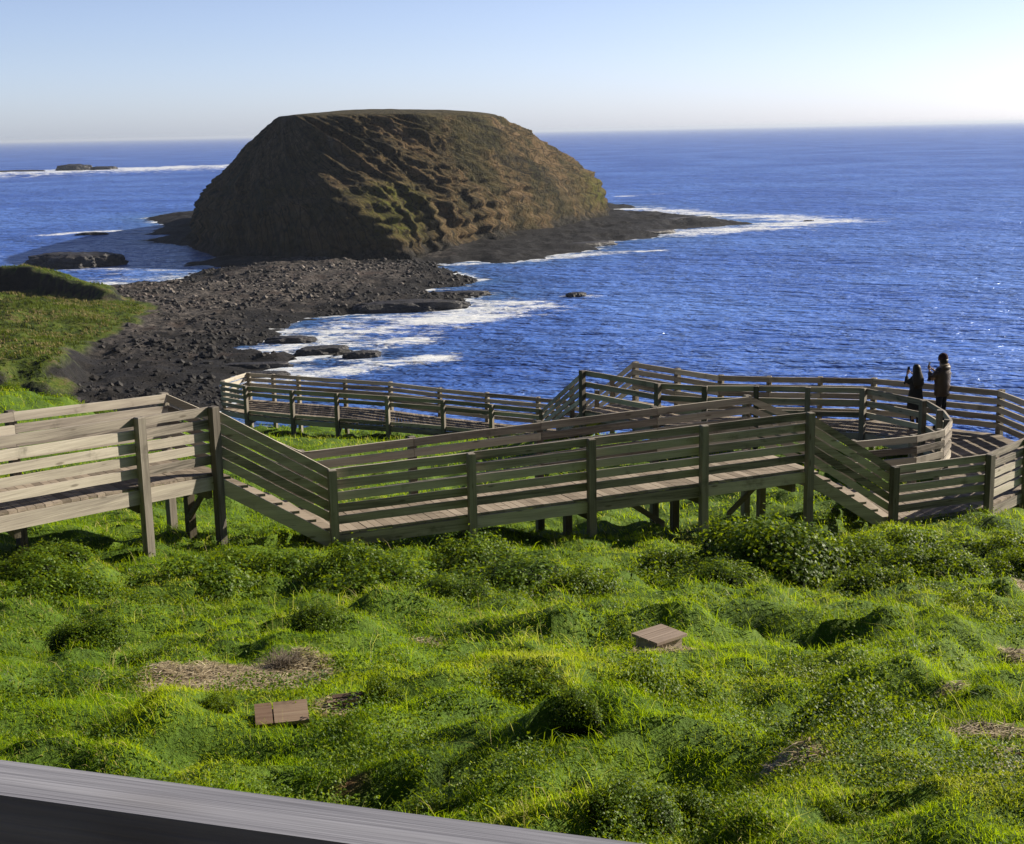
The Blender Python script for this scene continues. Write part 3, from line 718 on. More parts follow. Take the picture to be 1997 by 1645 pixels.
# world positions of the rail tops
A0n, A1n = (-6.92, 18.42, 26.08), (-4.69, 21.10, 25.91)
A0b, A1b = (-7.90, 19.80, 26.08), (-5.64, 22.25, 25.91)
C0n, C1n = (-2.91, 21.48, 24.78), (5.36, 24.55, 24.92)
C0b, C1b = (-3.55, 22.75, 24.78), (4.58, 26.15, 24.92)
O = [(7.02, 24.89), (9.04, 25.67), (10.2, 26.92), (11.5, 28.7), (11.7, 30.4), (11.49, 32.03), (9.01, 33.9), (7.76, 34.19), (6.51, 34.41), (5.31, 34.77), (4.32, 35.9), (3.32, 37.1)]
I = [(6.85, 26.95), (8.18, 27.34), (8.9, 27.86), (9.35, 28.8), (9.51, 29.84), (9.48, 31.03), (8.5, 32.69), (7.18, 32.97), (5.98, 33.24), (4.75, 33.38), (3.69, 33.85), (1.94, 35.95)]
PZ = 23.8
O = [(x, y, PZ) for x, y in O]; I = [(x, y, PZ) for x, y in I]
LZ = 21.0
Ln = [(-9.76, 50.31), (-7.9, 49.28), (-6.2, 48.55), (-4.32, 47.75), (-2.32, 46.80), (-0.64, 45.83), (1.03, 44.87)]
Lf = [(-9.23, 52.67), (-8.19, 52.21), (-6.3, 51.3), (-4.53, 50.47), (-2.64, 49.05), (-0.91, 47.92), (0.87, 46.87), (2.5, 45.9)]
Ln = [(x, y, LZ) for x, y in Ln]; Lf = [(x, y, LZ) for x, y in Lf]

def section(name, label, cat, base, group=None):
    return tag(empty(name, base), label, cat, group)
def parented(root):
    """keep world placement for parts built in world space"""
    inv = Matrix.Translation(root.location).inverted()
    for c in root.children: c.matrix_parent_inverse = inv
GB = 'sections of the timber boardwalk'

# 1: upper section at the left, its near rail in full sun
r = section('boardwalk', 'pale sunlit boardwalk at the left edge, highest of the walkways, with cream rails', 'boardwalk', (A0n[0], A0n[1], 24))
dA = Vector(A1n) - Vector(A0n)
An = [tuple(Vector(A0n) - dA * 0.62), tuple(Vector(A0n) - dA * 0.13), lerp(A0n, A1n, 0.61), A1n]
Ab = [tuple(Vector(A0b) - dA * 0.62), lerp(A0b, A1b, 0.2), A1b]
railing(r, An, -1); railing(r, Ab, 1)
deck_strip(r, [An[0], A1n], [Ab[0], A1b]); stringers(r, [An[0], A1n], -1, h=0.22); stringers(r, [Ab[0], A1b], 1)
for tt in (0.02, 0.60, 0.97): bearer(r, lerp(A0n, A1n, tt), lerp(A0b, A1b, tt))
q = lerp(A1n, A1b, 0.62); stub(r, q[0], q[1], 24.6, 0.8)
q2 = lerp(A0n, A0b, 0.8); stub(r, q2[0], q2[1], 24.7, 0.8)
brace(r, (A1n[0] - 0.1, A1n[1] + .05, 24.72), (q[0] - 0.05, q[1] - 0.02, 23.95))
parented(r)

# 2: stairs down to the middle walkway
def stairs(label, a0, a1, b0, b1, steps, nearposts=False, boards=5, g=None):
    r = section('staircase', label, 'stairs', (a1[0], a1[1], a1[2] - RAIL), 'flights of timber steps between the walkways')
    railing(r, [a0, a1], -1, boards=boards, post_mask=(0, 0), gap=0.03, h=0.155)
    railing(r, [b0, b1], 1, boards=boards, post_mask=(0, 0), gap=0.05)
    bx_ = []
    for i in range(steps):
        u0, u1 = (i + 0.06) / steps, (i + 0.98) / steps
        z = a0[2] - RAIL + (a1[2] - a0[2]) * (i + 0.5) / steps
        V = []
        for u in (u0, u1):
            for p, q in ((a0, a1), (b0, b1)):
                w = lerp(p, q, u)
                for dz in (-0.045, 0): V.append((w[0], w[1], z + dz))
        bx_.append(np.array(V))
    for b in bx_:
        c = b.mean(0); o = obj('tread', boxes_mesh('tread', [b - c], M['deckwood'], np.array([random.uniform(-.4, .4)])), r); o.location = c
    stringers(r, [a0, a1], -1, drop=RAIL + 0.02, h=0.26); stringers(r, [b0, b1], 1, drop=RAIL + 0.02, h=0.26)
    parented(r); return r
stairs('short shaded stair flight dropping from the sunlit left boardwalk to the long middle boardwalk', A1n, C0n, A1b, C0b, 7)

# 3: the long middle walkway
r = section('boardwalk', 'long shaded middle boardwalk on posts crossing the picture just behind the bushes', 'boardwalk', (C0n[0], C0n[1], 23))
Cn = bays(C0n, C1n, (0, .265, .51, .755, 1)); Cb = bays(C0b, C1b, (0, .225, .50, .77, 1))
railing(r, Cn, -1); railing(r, Cb, 1)
deck_strip(r, [C0n, C1n], [C0b, C1b]); stringers(r, Cn, -1, h=0.2); stringers(r, Cb, 1)
for tt in (0.01, .27, .515, .76, .97):
    a, b = lerp(C0n, C1n, tt), lerp(C0b, C1b, tt); bearer(r, a, b)
    if tt > .3:
        m = lerp(a, b, 0.55); stub(r, m[0], m[1], m[2] - RAIL - .3, .35)
m = lerp(lerp(C0n, C1n, .62), lerp(C0b, C1b, .62), .5); m2 = lerp(lerp(C0n, C1n, .73), lerp(C0b, C1b, .73), .5)
brace(r, (m[0], m[1], 23.62), (m2[0], m2[1], 22.95))
m = lerp(lerp(C0n, C1n, .88), lerp(C0b, C1b, .88), .5); m2 = lerp(lerp(C0n, C1n, .97), lerp(C0b, C1b, .97), .5)
brace(r, (m[0], m[1], 22.95), (m2[0], m2[1], 23.6))
parented(r)

stairs('short shaded stair flight from long middle boardwalk down to the right viewing deck', C1n, O[0], C1b, I[0], 7)

# 4: the viewing deck that bends round
r = section('viewing_platform', 'bent timber viewing deck at the right carrying the two people', 'viewing deck', (9, 29, 22))
railing(r, O, -1); railing(r, I[:5], 1, boards=4, gap=0.085); railing(r, I[4:], 1, boards=3, gap=0.16, post_mask=(0,) + (1,) * 7)
deck_strip(r, I, O); stringers(r, O, -1, h=0.2); stringers(r, I, 1, h=0.2)
for k in range(len(O)): bearer(r, O[k], I[k])
parented(r)

# 5: steps down to the low walkway
r = section('staircase', 'farther sloping flight of steps from the viewing deck down to the low seaward boardwalk', 'stairs', (2.2, 41, 21), 'flights of timber steps between the walkways')
sa = bays(I[-1], Ln[-1], (0, .33, .66, 1)); sb = bays(O[-1], Lf[-1], (0, .33, .66, 1))
railing(r, sa, -1, post_mask=(0, 1, 1, 0), boards=4, gap=.08); railing(r, sb, 1, post_mask=(0, 1, 1, 0), boards=4, gap=.08)
deck_strip(r, sa, sb); stringers(r, sa, -1); stringers(r, sb, 1)
parented(r)

# 6: the low walkway nearest the sea, with a railed end bay
r = section('boardwalk', 'low distant boardwalk seen over the middle one, closest to the sea', 'boardwalk', (-4, 48, 19.5))
END = [(-9.76, 50.31, LZ), (-10.95, 51.41, LZ), (-10.3, 53.2, LZ), (-9.23, 52.67, LZ)]
railing(r, Ln, -1, boards=2, gap=0.1, kick=True); railing(r, Lf, 1); railing(r, END[:3], -1, post_mask=(0, 1, 1)); railing(r, END[2:], -1, post_mask=(0, 0))
deck_strip(r, [END[1]] + Ln, [END[2]] + Lf[:6] + [Lf[7]])
stringers(r, [END[1]] + Ln, -1, h=.18); stringers(r, Lf, 1)
for k in range(7): bearer(r, Ln[k], Lf[k])
parented(r)

# 7: the handrail right in front of the camera
r = section('railing', 'silver-grey handrail crossing the bottom left corner close to the viewer', 'railing', (-1.5, 1.2, 28.2))
f0 = Vector((-0.384, 0.953, 29.55)); f1 = Vector((0.061, 0.816, 29.55)); fd = (f1 - f0).normalized(); fn = Vector((-fd.y, fd.x, 0))
c0 = f0 - fn * 0.024 - fd * 1.5; c1 = f0 - fn * 0.024 + fd * 1.9
for k in range(5):
    o = sloped_board('rail', c0 - Vector((0, 0, k * .2)), c1 - Vector((0, 0, k * .2)), 0.14, 0.048, M['silver'], r)
for s_ in (0.08, 3.3):
    q = c0 + fd * s_ + fn * 0.1; post(q.x, q.y, 29.55, math.atan2(fd.y, fd.x), r)
parented(r)
# the walkway the photographer stands on
r = section('boardwalk', 'timber walkway under the viewer behind the silver-grey handrail', 'boardwalk', (-0.2, 0, 28))
w0, w1 = c0 - fd * 2, c1 + fd * 2
o_ = -fn * 1.7
deck_strip(r, [tuple(w0 + fn * .06 + Vector((0, 0, 0))), tuple(w1 + fn * .06)], [tuple(w0 + o_), tuple(w1 + o_)], drop=1.15)
stringers(r, [tuple(w0 + fn * .06), tuple(w1 + fn * .06)], 1, drop=1.2, h=0.2)
for s_ in (-1.5, 0.5, 2.5, 4.5):
    q = c0 + fd * s_; post(q.x - fn.x * 1.5, q.y - fn.y * 1.5, 28.34, 0.3, r)
parented(r)

# ------------------------------------------------------------------ nest boxes and litter on the slope
def nest_box(loc, rz, w, d, h, label, tilt=(0, 0), lidmat='oldbox'):
    root = tag(empty('nest_box', loc), label, 'wooden box', 'wooden nest boxes set in the grass')
    root.rotation_euler = (tilt[0], tilt[1], rz)
    for (x0, x1, y0, y1) in ((-w/2, w/2, -d/2, -d/2 + .025), (-w/2, w/2, d/2 - .025, d/2), (-w/2, -w/2 + .025, -d/2 + .026, d/2 - .026), (w/2 - .025, w/2, -d/2 + .026, d/2 - .026)):
        obj('side_panel', boxes_mesh('side_panel', [cuboid(x0, x1, y0, y1, -0.12, h)], M['oldbox']), root)
    n = 3; pw = (d + .06) / n
    if w > d * 1.5:
        cuts = ((-w/2 - .02, -w/2 + w * .3), (-w/2 + w * .3 + .008, w/2 + .02))
        bx_ = [cuboid(a, b, -d/2 - .03, d/2 + .03, h + .002, h + .027) for a, b in cuts]
    else:
        bx_ = [cuboid(-w/2 - .03, w/2 + .03, -d/2 - .03 + pw * k, -d/2 - .03 + pw * (k + 1) - .006, h + .002, h + .027) for k in range(n)]
    obj('lid', boxes_mesh('lid', bx_, M[lidmat], np.array([random.uniform(-.3, .3) for _ in bx_])), root)
    return root
M['redbox'] = wood_material('reddish_old_board', [(0.25, (0.07, 0.04, 0.028)), (0.5, (0.19, 0.12, 0.085)), (0.8, (0.36, 0.28, 0.2))], 0.75)
nest_box((1.17, 10.75, gz1(1.17, 10.7) + 0.0), rad(38), 0.28, 0.25, 0.12, 'grey lidded wooden box half sunk in the grass at mid slope')
nest_box((-1.40, 7.68, gz1(-1.40, 7.68) - 0.015), rad(12), 0.27, 0.14, 0.05, 'low reddish box lid of two boards in the grass below the straw patch', (rad(14), 0), 'redbox')
bb = tag(obj('broken_board', boxes_mesh('broken_board', [cuboid(-.11, .1, -.03, .0, 0, .02), cuboid(-.07, .12, .012, .05, .005, .022)], M['redbox'], np.array([.1, -.3]))),
         'small broken reddish boards lying half overgrown right of the reddish box lid', 'broken boards')
bb.location = (-1.07, 8.03, gz1(-1.07, 8.03) + .055); bb.rotation_euler = (rad(10), 0, rad(15))

# ------------------------------------------------------------------ plants
def quads_from(c, ax, ay, tint, fold=None):
    """one diamond leaf (2 triangles folded) per row"""
    n = len(c)
    V = np.empty((n, 4, 3)); V[:, 0] = c - ax; V[:, 1] = c + ay; V[:, 2] = c + ax; V[:, 3] = c - ay
    if fold is not None:
        V[:, 1] += fold; V[:, 3] += fold
    i = np.arange(n)[:, None] * 4
    F = np.concatenate([i + np.array([[0, 3, 1]]), i + np.array([[3, 2, 1]])])
    return V.reshape(-1, 3), F, np.repeat(tint, 4)

def unit(v): return v / (np.linalg.norm(v, axis=1, keepdims=True) + 1e-9)

def bush_mesh(name, seed, n_leaf, leaf, h=0.55, lobes=9):
    g = np.random.default_rng(seed)
    # lobes: overlapping domes filling a unit-radius footprint
    L = []
    for k in range(lobes):
        a = g.uniform(0, 6.283); r0 = g.uniform(0, 0.72) ** 0.8
        R = g.uniform(0.26, 0.52) * (1.15 - 0.45 * r0)
        L.append((r0 * math.cos(a), r0 * math.sin(a) * 0.8, R, h * g.uniform(0.55, 1.1) * (1.1 - 0.55 * r0)))
    L = np.array(L)
    pick = g.choice(lobes, n_leaf, p=L[:, 2] ** 2 / (L[:, 2] ** 2).sum())
    d = unit(g.normal(0, 1, (n_leaf, 3)) * [1, 1, 1]); d[:, 2] = np.abs(d[:, 2])
    rr = g.uniform(0.25, 1.0, n_leaf) ** 0.5
    lump = 0.82 + 0.5 * (fbm(d[:, 0] * 3 + pick, d[:, 1] * 3 + d[:, 2] * 2, seed, 3) - 0.3)
    c = np.stack([L[pick, 0] + d[:, 0] * L[pick, 2] * rr * lump, L[pick, 1] + d[:, 1] * L[pick, 2] * rr * lump, d[:, 2] * L[pick, 3] * rr * lump], 1)
    sprig = g.uniform(0, 1, n_leaf) < 0.06
    c[sprig] += d[sprig] * g.uniform(0.03, 0.12, (sprig.sum(), 1)) + [0, 0, 0.02]
    up = unit(d + g.normal(0, 0.55, (n_leaf, 3)) + [0, 0, 0.35])
    ax = unit(np.cross(up, g.normal(0, 1, (n_leaf, 3)))); ay = np.cross(up, ax)
    s = leaf * g.uniform(0.6, 1.35, n_leaf)[:, None]
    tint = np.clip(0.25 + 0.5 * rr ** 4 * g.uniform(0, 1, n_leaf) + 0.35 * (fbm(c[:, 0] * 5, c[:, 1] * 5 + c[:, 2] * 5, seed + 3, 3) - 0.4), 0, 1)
    V, F, T = quads_from(c, ax * s, ay * s * 0.55, tint, up * s * 0.15)
    mi = np.zeros(len(F), int)
    # added near-black domes stand in for the inner shade and stop the light
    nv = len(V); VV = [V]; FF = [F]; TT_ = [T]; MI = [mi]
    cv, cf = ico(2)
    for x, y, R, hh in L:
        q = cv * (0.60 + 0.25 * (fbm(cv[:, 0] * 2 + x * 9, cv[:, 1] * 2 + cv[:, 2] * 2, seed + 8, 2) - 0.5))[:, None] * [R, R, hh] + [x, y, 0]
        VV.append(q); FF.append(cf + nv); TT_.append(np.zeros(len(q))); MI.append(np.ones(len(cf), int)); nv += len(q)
    return np_mesh(name, np.concatenate(VV), [np.concatenate(FF)], [M['leaf'], M['core']], False, {'tint': np.concatenate(TT_)}, np.concatenate(MI))

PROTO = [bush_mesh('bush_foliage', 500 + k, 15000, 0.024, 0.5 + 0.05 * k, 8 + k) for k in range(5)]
BUSH = [  # x, y, full width, height, label
 (-4.3, 16.5, 1.7, .5, 'wide leafy bush in front of the sunlit left boardwalk posts'),
 (-5.2, 15.1, 1.25, .46, 'leafy bush at the left edge below the shadow of the left boardwalk'),
 (-3.1, 17.6, 1.5, .48, 'low spreading bush in front of the first stair flight'),
 (-1.5, 15.6, 1.5, .5, 'large bush below the left end of the long middle boardwalk'),
 (0.05, 16.2, 1.7, .46, 'wide bush under the second post of the middle boardwalk'),
 (0.95, 15.4, 0.95, .36, 'small bush tucked between two wide bushes below the middle boardwalk'),
 (1.75, 17.0, 1.3, .5, 'rounded bush below the third post of the middle boardwalk'),
 (3.5, 18.0, 2.0, .62, 'biggest tallest bush, below the right part of the middle boardwalk'),
 (4.95, 18.6, 1.3, .46, 'bush right of the biggest bush, below the second stair flight'),
 (6.3, 20.8, 1.7, .55, 'thick bush against the corner post of the viewing deck'),
 (7.7, 21.2, 1.5, .5, 'bush at the right edge under the sunlit viewing deck rail'),
 (6.2, 18.9, 1.2, .5, 'flat bush on the right slope below the viewing deck bushes'),
 (4.75, 14.0, 0.95, .42, 'dark rounded bush at the right, alone above the bare straw patch'),
 (4.5, 16.2, 1.1, .40, 'low bush between the biggest bush and the dark right one'),
 (7.1, 18.5, 0.9, .5, 'small bush cut by the right picture edge'),
 (0.82, 7.35, 0.62, .30, 'dark mounded bush in mid foreground below the grey wooden box'),
 (1.86, 6.85, 0.85, .34, 'broad dark mounded bush in the right foreground'),
 (-0.86, 8.1, 0.34, .24, 'small upright dark bush right of the broken reddish boards'),
 (-0.42, 5.95, 0.52, .20, 'low bush just above the middle of the silver handrail'),
 (0.42, 5.4, 0.5, .18, 'low bush at the bottom edge centre, right of the handrail end'),
 (0.82, 5.75, 0.52, .18, 'leafy bush at the bottom edge beside the low centre one'),
 (1.45, 5.6, 0.34, .12, 'smallest bush near the bottom right of the grass'),
 (-2.75, 10.4, 0.75, .25, 'low dark bush on the left slope above the straw patch'),
 (-1.6, 11.2, 0.75, .24, 'low bush behind the straw patch, slightly to its right'),
 (-1.1, 12.1, 0.7, .28, 'bush up the slope left of centre behind the small straw strips'),
 (0.36, 11.95, 0.5, .17, 'little dark bush left of the grey wooden box'),
 (1.95, 9.5, 0.65, .20, 'low dark bush strip below and right of the grey wooden box'),
 (2.5, 9.45, 0.3, .13, 'tiny dark bush on the right slope'),
 (-3.6, 11.2, 0.7, .22, 'low dark bush at the far left of the middle slope'),
 (-1.8, 7.75, 0.22, .16, 'tiny dark bush left of the reddish box lid'),
 (-0.46, 9.3, 0.7, .22, 'greyish green low bush in the middle of the slope'),
 (0.05, 8.7, 0.7, .18, 'flat spreading bush just right of the middle of the slope'),
 (0.32, 6.9, 0.45, .14, 'flat dark bush in the foreground left of the two dark mounds'),
 (-6.3, 17.3, 1.3, .40, 'bush at the far left under the left boardwalk, partly in its shadow'),
 (-3.9, 19.0, 1.2, .40, 'bush right behind the wide left bush, touching the tall boardwalk post'),
 (-2.35, 16.9, 1.2, .40, 'bush between the stair flight bush and the large left-centre bush'),
 (-0.7, 17.5, 1.4, .42, 'bush in the bank below the first bay of the middle boardwalk'),
 (0.9, 18.4, 1.3, .42, 'bush in the bank below the second bay of the middle boardwalk'),
 (2.5, 19.3, 1.3, .42, 'bush in the bank left of the biggest bush, close to the middle boardwalk'),
 (2.6, 16.8, 1.1, .34, 'low bush downhill and left of the biggest bush'),
 (5.6, 20.0, 1.4, .46, 'bush in the dark bank below the second stair flight and its corner post'),
 (5.5, 17.5, 1.3, .40, 'spreading bush downhill of the second stair flight, right of the biggest bush'),
 (7.4, 19.8, 1.4, .42, 'bush at the right edge halfway down from the viewing deck'),
 (-0.7, 14.6, 1.0, .30, 'low bush downhill of the large left-centre bush'),
 (3.9, 15.6, 1.0, .30, 'low bush uphill of the dark rounded right bush'),
 (-4.2, 14.9, 1.1, .32, 'low bush downhill of the wide left bush'),
 (-5.8, 36.5, 0.9, .35, 'small bush behind the first stair flight'),
]
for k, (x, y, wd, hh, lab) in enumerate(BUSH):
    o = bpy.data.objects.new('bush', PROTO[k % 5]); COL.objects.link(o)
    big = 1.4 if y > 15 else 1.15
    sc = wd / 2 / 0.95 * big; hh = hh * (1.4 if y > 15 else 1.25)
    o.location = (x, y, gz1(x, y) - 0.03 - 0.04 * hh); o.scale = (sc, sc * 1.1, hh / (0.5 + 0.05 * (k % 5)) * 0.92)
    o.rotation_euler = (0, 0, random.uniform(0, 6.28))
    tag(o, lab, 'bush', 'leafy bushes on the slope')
# mound of bushes on the ridge behind the left boardwalk
for k in range(5):
    x, y = (-15.6, 37.2) if k == 0 else (-15.2 + 0.95 * k + random.uniform(-.2, .2), 38.2 + 0.35 * k)
    o = bpy.data.objects.new('bush', PROTO[(k + 2) % 5]); COL.objects.link(o)
    o.location = (x, y, gz1(x, y) - .2); s = random.uniform(.75, 1.05); o.scale = (s, s, .75); o.rotation_euler = (0, 0, k * 1.3)
    tag(o, ['leftmost bush of the green ridge beyond the sunlit left boardwalk', 'second bush from the left on the ridge beyond the left boardwalk', 'middle bush on the ridge beyond the sunlit left boardwalk',
            'fourth bush from the left on the ridge beyond the left boardwalk', 'rightmost bush of the ridge beyond the left boardwalk'][k], 'bush', 'bushes on the ridge behind the left boardwalk')

# grass and leafy ground cover: stuff
def scatter(n, y0, y1, wfun, power):
    """random points on the slope, thinning with distance"""
    u = rng.uniform(0, 1, n); y = (y0 ** (1 - power) + u * (y1 ** (1 - power) - y0 ** (1 - power))) ** (1 / (1 - power))
    x = rng.uniform(-1, 1, n) * wfun(y)
    return x, y

def blades(n, y0, y1, length, width, power=1.35, wfun=lambda y: 0.40 * y + 1.6, clump=None, stalk=False):
    x, y = scatter(n, y0, y1, wfun, power)
    pm, pk = patch_mask(x, y)
    keep = rng.uniform(0, 1, n) > pm * 1.05 - 0.02
    keep &= poly_sd(x, y, HILL_TOP) > -1.5
    keep &= rng.uniform(0, 1, n) < 0.35 + 0.9 * fbm(x / 0.22, y / 0.16, 611, 2)
    if clump: keep &= fbm(x / 0.55, y / 0.45, 617, 3) > clump                # longer tufts grow in their own patches
    x, y, pm = x[keep], y[keep], pm[keep]; n = len(x)
    z = gz(x, y)
    lushx = fbm(x / 0.9, y / 0.7, 601, 3); far = np.sqrt(np.maximum(y, 3) / 9.0)
    L = length * rng.uniform(0.5, 1.3, n) * (0.45 + 1.1 * lushx) * far
    W = width * rng.uniform(0.7, 1.3, n) * far
    az = rng.uniform(0, 6.283, n); lean = rng.uniform(0.15, 1.0, n)
    d = np.stack([np.cos(az) * lean, np.sin(az) * lean, np.ones(n)], 1)
    d[:, 0] -= 0.30; d[:, 1] += 0.12                                   # combed by the sea wind
    d = unit(d)
    sd_ = unit(np.cross(d, rng.normal(0, 1, (n, 3))))
    b = np.stack([x, y, z - 0.01], 1)
    droop = np.stack([np.cos(az), np.sin(az), -0.6 * np.ones(n)], 1) * (L * rng.uniform(0.1, 0.4, n))[:, None]
    m = b + d * (L * 0.6)[:, None]; tp = b + d * L[:, None] + droop
    V = np.empty((n, 5, 3)); hw = (W * 0.5)[:, None]
    V[:, 0] = b - sd_ * hw; V[:, 1] = b + sd_ * hw; V[:, 2] = m + sd_ * hw * .8; V[:, 3] = m - sd_ * hw * .8; V[:, 4] = tp
    i = np.arange(n)[:, None] * 5
    big = fbm(x / 2.2, y / 1.6, 607, 3); mid_ = fbm(x / 0.5, y / 0.4, 609, 2)
    tint = np.clip(0.09 + 1.5 * (big - 0.28) + 0.55 * (mid_ - 0.5) + rng.normal(0, 0.12, n), 0, 0.95)
    dead = rng.uniform(0, 1, n) < 0.02 + 0.16 * (fbm(x / 1.3, y / 1.3, 613, 2) > 0.62) + 0.5 * (pm > 0.05)
    tint[dead] = 1.0
    if stalk: tint[:] = np.where(rng.uniform(0, 1, n) < 0.7, 1.0, 0.8)
    return V.reshape(-1, 3), i + np.array([[0, 1, 2, 3]]), i + np.array([[3, 2, 4]]), np.repeat(tint, 5)

parts = [blades(620000, 4.2, 24, 0.058, 0.0042), blades(60000, 22, 56, 0.085, 0.008, 1.2, lambda y: 0.37 * y + 1),
         blades(34000, 4.2, 24, 0.15, 0.0058, clump=0.55), blades(9000, 4.2, 22, 0.19, 0.0036, clump=0.5, stalk=True)]
Vs = []; Q = []; Tn = []; Ti = []; nb = 0
for v, q, tr_, ti in parts:
    Vs.append(v); Q.append(q + nb); Tn.append(tr_ + nb); Ti.append(ti); nb += len(v)
tag(obj('grass', np_mesh('grass', np.concatenate(Vs), [np.concatenate(Q), np.concatenate(Tn)], M['grass'], False, {'tint': np.concatenate(Ti)})),
    'lush wind-combed green grass covering the slope', 'grass', kind='stuff')

def leaf_cover(n):
    x, y = scatter(n, 4.2, 30, lambda y: 0.40 * y + 1.4, 1.4)
    f = fbm(x / 0.8, y / 0.6, 621, 3) + 0.25 * (fbm(x / 0.2, y / 0.15, 623, 2) - 0.5)
    pm, _ = patch_mask(x, y)
    k = (f > 0.545) & (rng.uniform(0, 1, n) > pm); x, y, f = x[k], y[k], f[k]; n = len(x)
    z = gz(x, y) + rng.uniform(0.0, 1.0, n) * np.minimum(0.15, (f - 0.52) * 1.3)
    up = unit(rng.normal(0, 0.55, (n, 3)) + [0.15, -0.05, 0.9]); ax = unit(np.cross(up, rng.normal(0, 1, (n, 3)))); ay = np.cross(up, ax)
    s = (0.0105 * rng.uniform(0.6, 1.4, n) * np.sqrt(y / 9))[:, None]
    tint = np.clip(0.35 + 0.5 * (fbm(x / 1.1, y / 0.9, 631, 3) - 0.45) * 2 + rng.normal(0, 0.16, n), 0, 1)
    return quads_from(np.stack([x, y, z], 1), ax * s, ay * s * .62, tint, up * s * .18)
v, f, ti = leaf_cover(430000)
tag(obj('ground_cover', np_mesh('ground_cover', v, [f], M['leaf'], False, {'tint': ti})), 'small-leaved creeping plants matted through the grass', 'ground cover', kind='stuff')

def straw(n):
    out = []
    for px, py, rx, ry, kind in PATCHES:
        if kind == 1 and rx < 0.1: continue
        m = int(n * rx * ry * (1 if kind == 0 else 0.45))
        a = rng.uniform(0, 6.283, m); rr = np.sqrt(rng.uniform(0, 1, m)) * 1.05
        out.append(np.stack([px + np.cos(a) * rr * rx, py + np.sin(a) * rr * ry], 1))
    p = np.concatenate(out); n = len(p)
    z = gz(p[:, 0], p[:, 1]) + rng.uniform(0.004, 0.03, n)
    az = rng.normal(0.4, 0.8, n); d = np.stack([np.cos(az), np.sin(az), rng.normal(0, 0.22, n)], 1)
    sd_ = unit(np.cross(d, [[0, 0, 1.0]])); L = rng.uniform(.02, .085, n)[:, None]; W = rng.uniform(.002, .0045, n)[:, None]
    return quads_from(np.column_stack([p, z]), d * L, sd_ * W * 1.6, rng.uniform(0, 1, n), np.tile([[0, 0, .003]], (n, 1)))
v, f, ti = straw(9000)
tag(obj('straw', np_mesh('straw', v, [f], M['straw'], False, {'tint': ti})), 'pale dry straw lying in the bare patches', 'straw', kind='stuff')

def dead_bush(loc, R, H, n, label, seed):
    g = np.random.default_rng(seed); V = []; F = []
    for k in range(n):
        a = g.uniform(0, 6.283); e = g.uniform(0.15, 1.2); p = np.array([g.normal(0, R * .15), g.normal(0, R * .15), 0.0])
        d = np.array([math.cos(a) * math.cos(e) * R, math.sin(a) * math.cos(e) * R, math.sin(e) * H]); steps = 4
        w = .0035
        for s_ in range(steps + 1):
            u = s_ / steps; q = p + d * u + g.normal(0, .012, 3) * (u > 0) - np.array([0, 0, .25 * H * u * u])
            r_ = w * (1 - .7 * u)
            V += [q + [r_, 0, 0], q + [-r_ * .5, r_ * .87, 0], q + [-r_ * .5, -r_ * .87, 0]]
        b = len(V) - 3 * (steps + 1)
        for s_ in range(steps):
            for c in range(3):
                i0 = b + 3 * s_ + c; i1 = b + 3 * s_ + (c + 1) % 3
                F.append((i0, i1, i1 + 3, i0 + 3))
    o = obj('dead_bush', np_mesh('dead_bush', np.array(V), [np.array(F)], M['twig'])); o.location = loc
    return tag(o, label, 'dead bush')
dead_bush((-1.72, 9.5, gz1(-1.72, 9.5)), .22, .19, 260, 'grey dead twiggy bush on the large straw patch', 5)
dead_bush((1.2, 11.9, gz1(1.2, 11.9)), .1, .13, 70, 'small dry twiggy bush just behind the grey wooden box', 8)
dead_bush((-2.25, 8.3, gz1(-2.25, 8.3)), .12, .12, 60, 'thin dry stalks on the lower left slope', 9)
dead_bush((2.62, 7.42, gz1(2.62, 7.42)), .16, .08, 90, 'flattened grey dry brush at the right edge of the slope', 10)

# ------------------------------------------------------------------ people
def plain(name, col, rough=0.8, bumpscale=None):
    t = NT(name); p = t.coord(); n = t.noise(p, bumpscale or 30.0, 4)
    c = t.mix(t.math('MULTIPLY', n, 0.5), col, tuple(v * 0.55 for v in col))
    return t.done(t.bsdf(c, rough, t.bump(n, 0.4, 0.02)).outputs[0])
M['skin'] = plain('skin', (0.42, 0.26, 0.19), 0.55)
M['hair'] = plain('dark_hair', (0.018, 0.013, 0.010), 0.45, 60)
M['black_cloth'] = plain('black_coat_cloth', (0.018, 0.019, 0.022), 0.9)
M['grey_cloth'] = plain('grey_skirt_cloth', (0.07, 0.068, 0.075), 0.9)
M['brown_down'] = plain('dark_brown_quilted_cloth', (0.06, 0.038, 0.027), 0.5, 14)
M['fur'] = plain('pale_hood_trim', (0.30, 0.24, 0.19), 0.95, 80)
M['navy'] = plain('dark_navy_trouser_cloth', (0.016, 0.018, 0.030), 0.9)
M['boot'] = plain('black_boot_leather', (0.012, 0.011, 0.011), 0.4)
M['knit'] = plain('dark_maroon_knit', (0.045, 0.016, 0.026), 0.95, 90)
M['phone'] = plain('black_phone_glass', (0.01, 0.01, 0.012), 0.15)

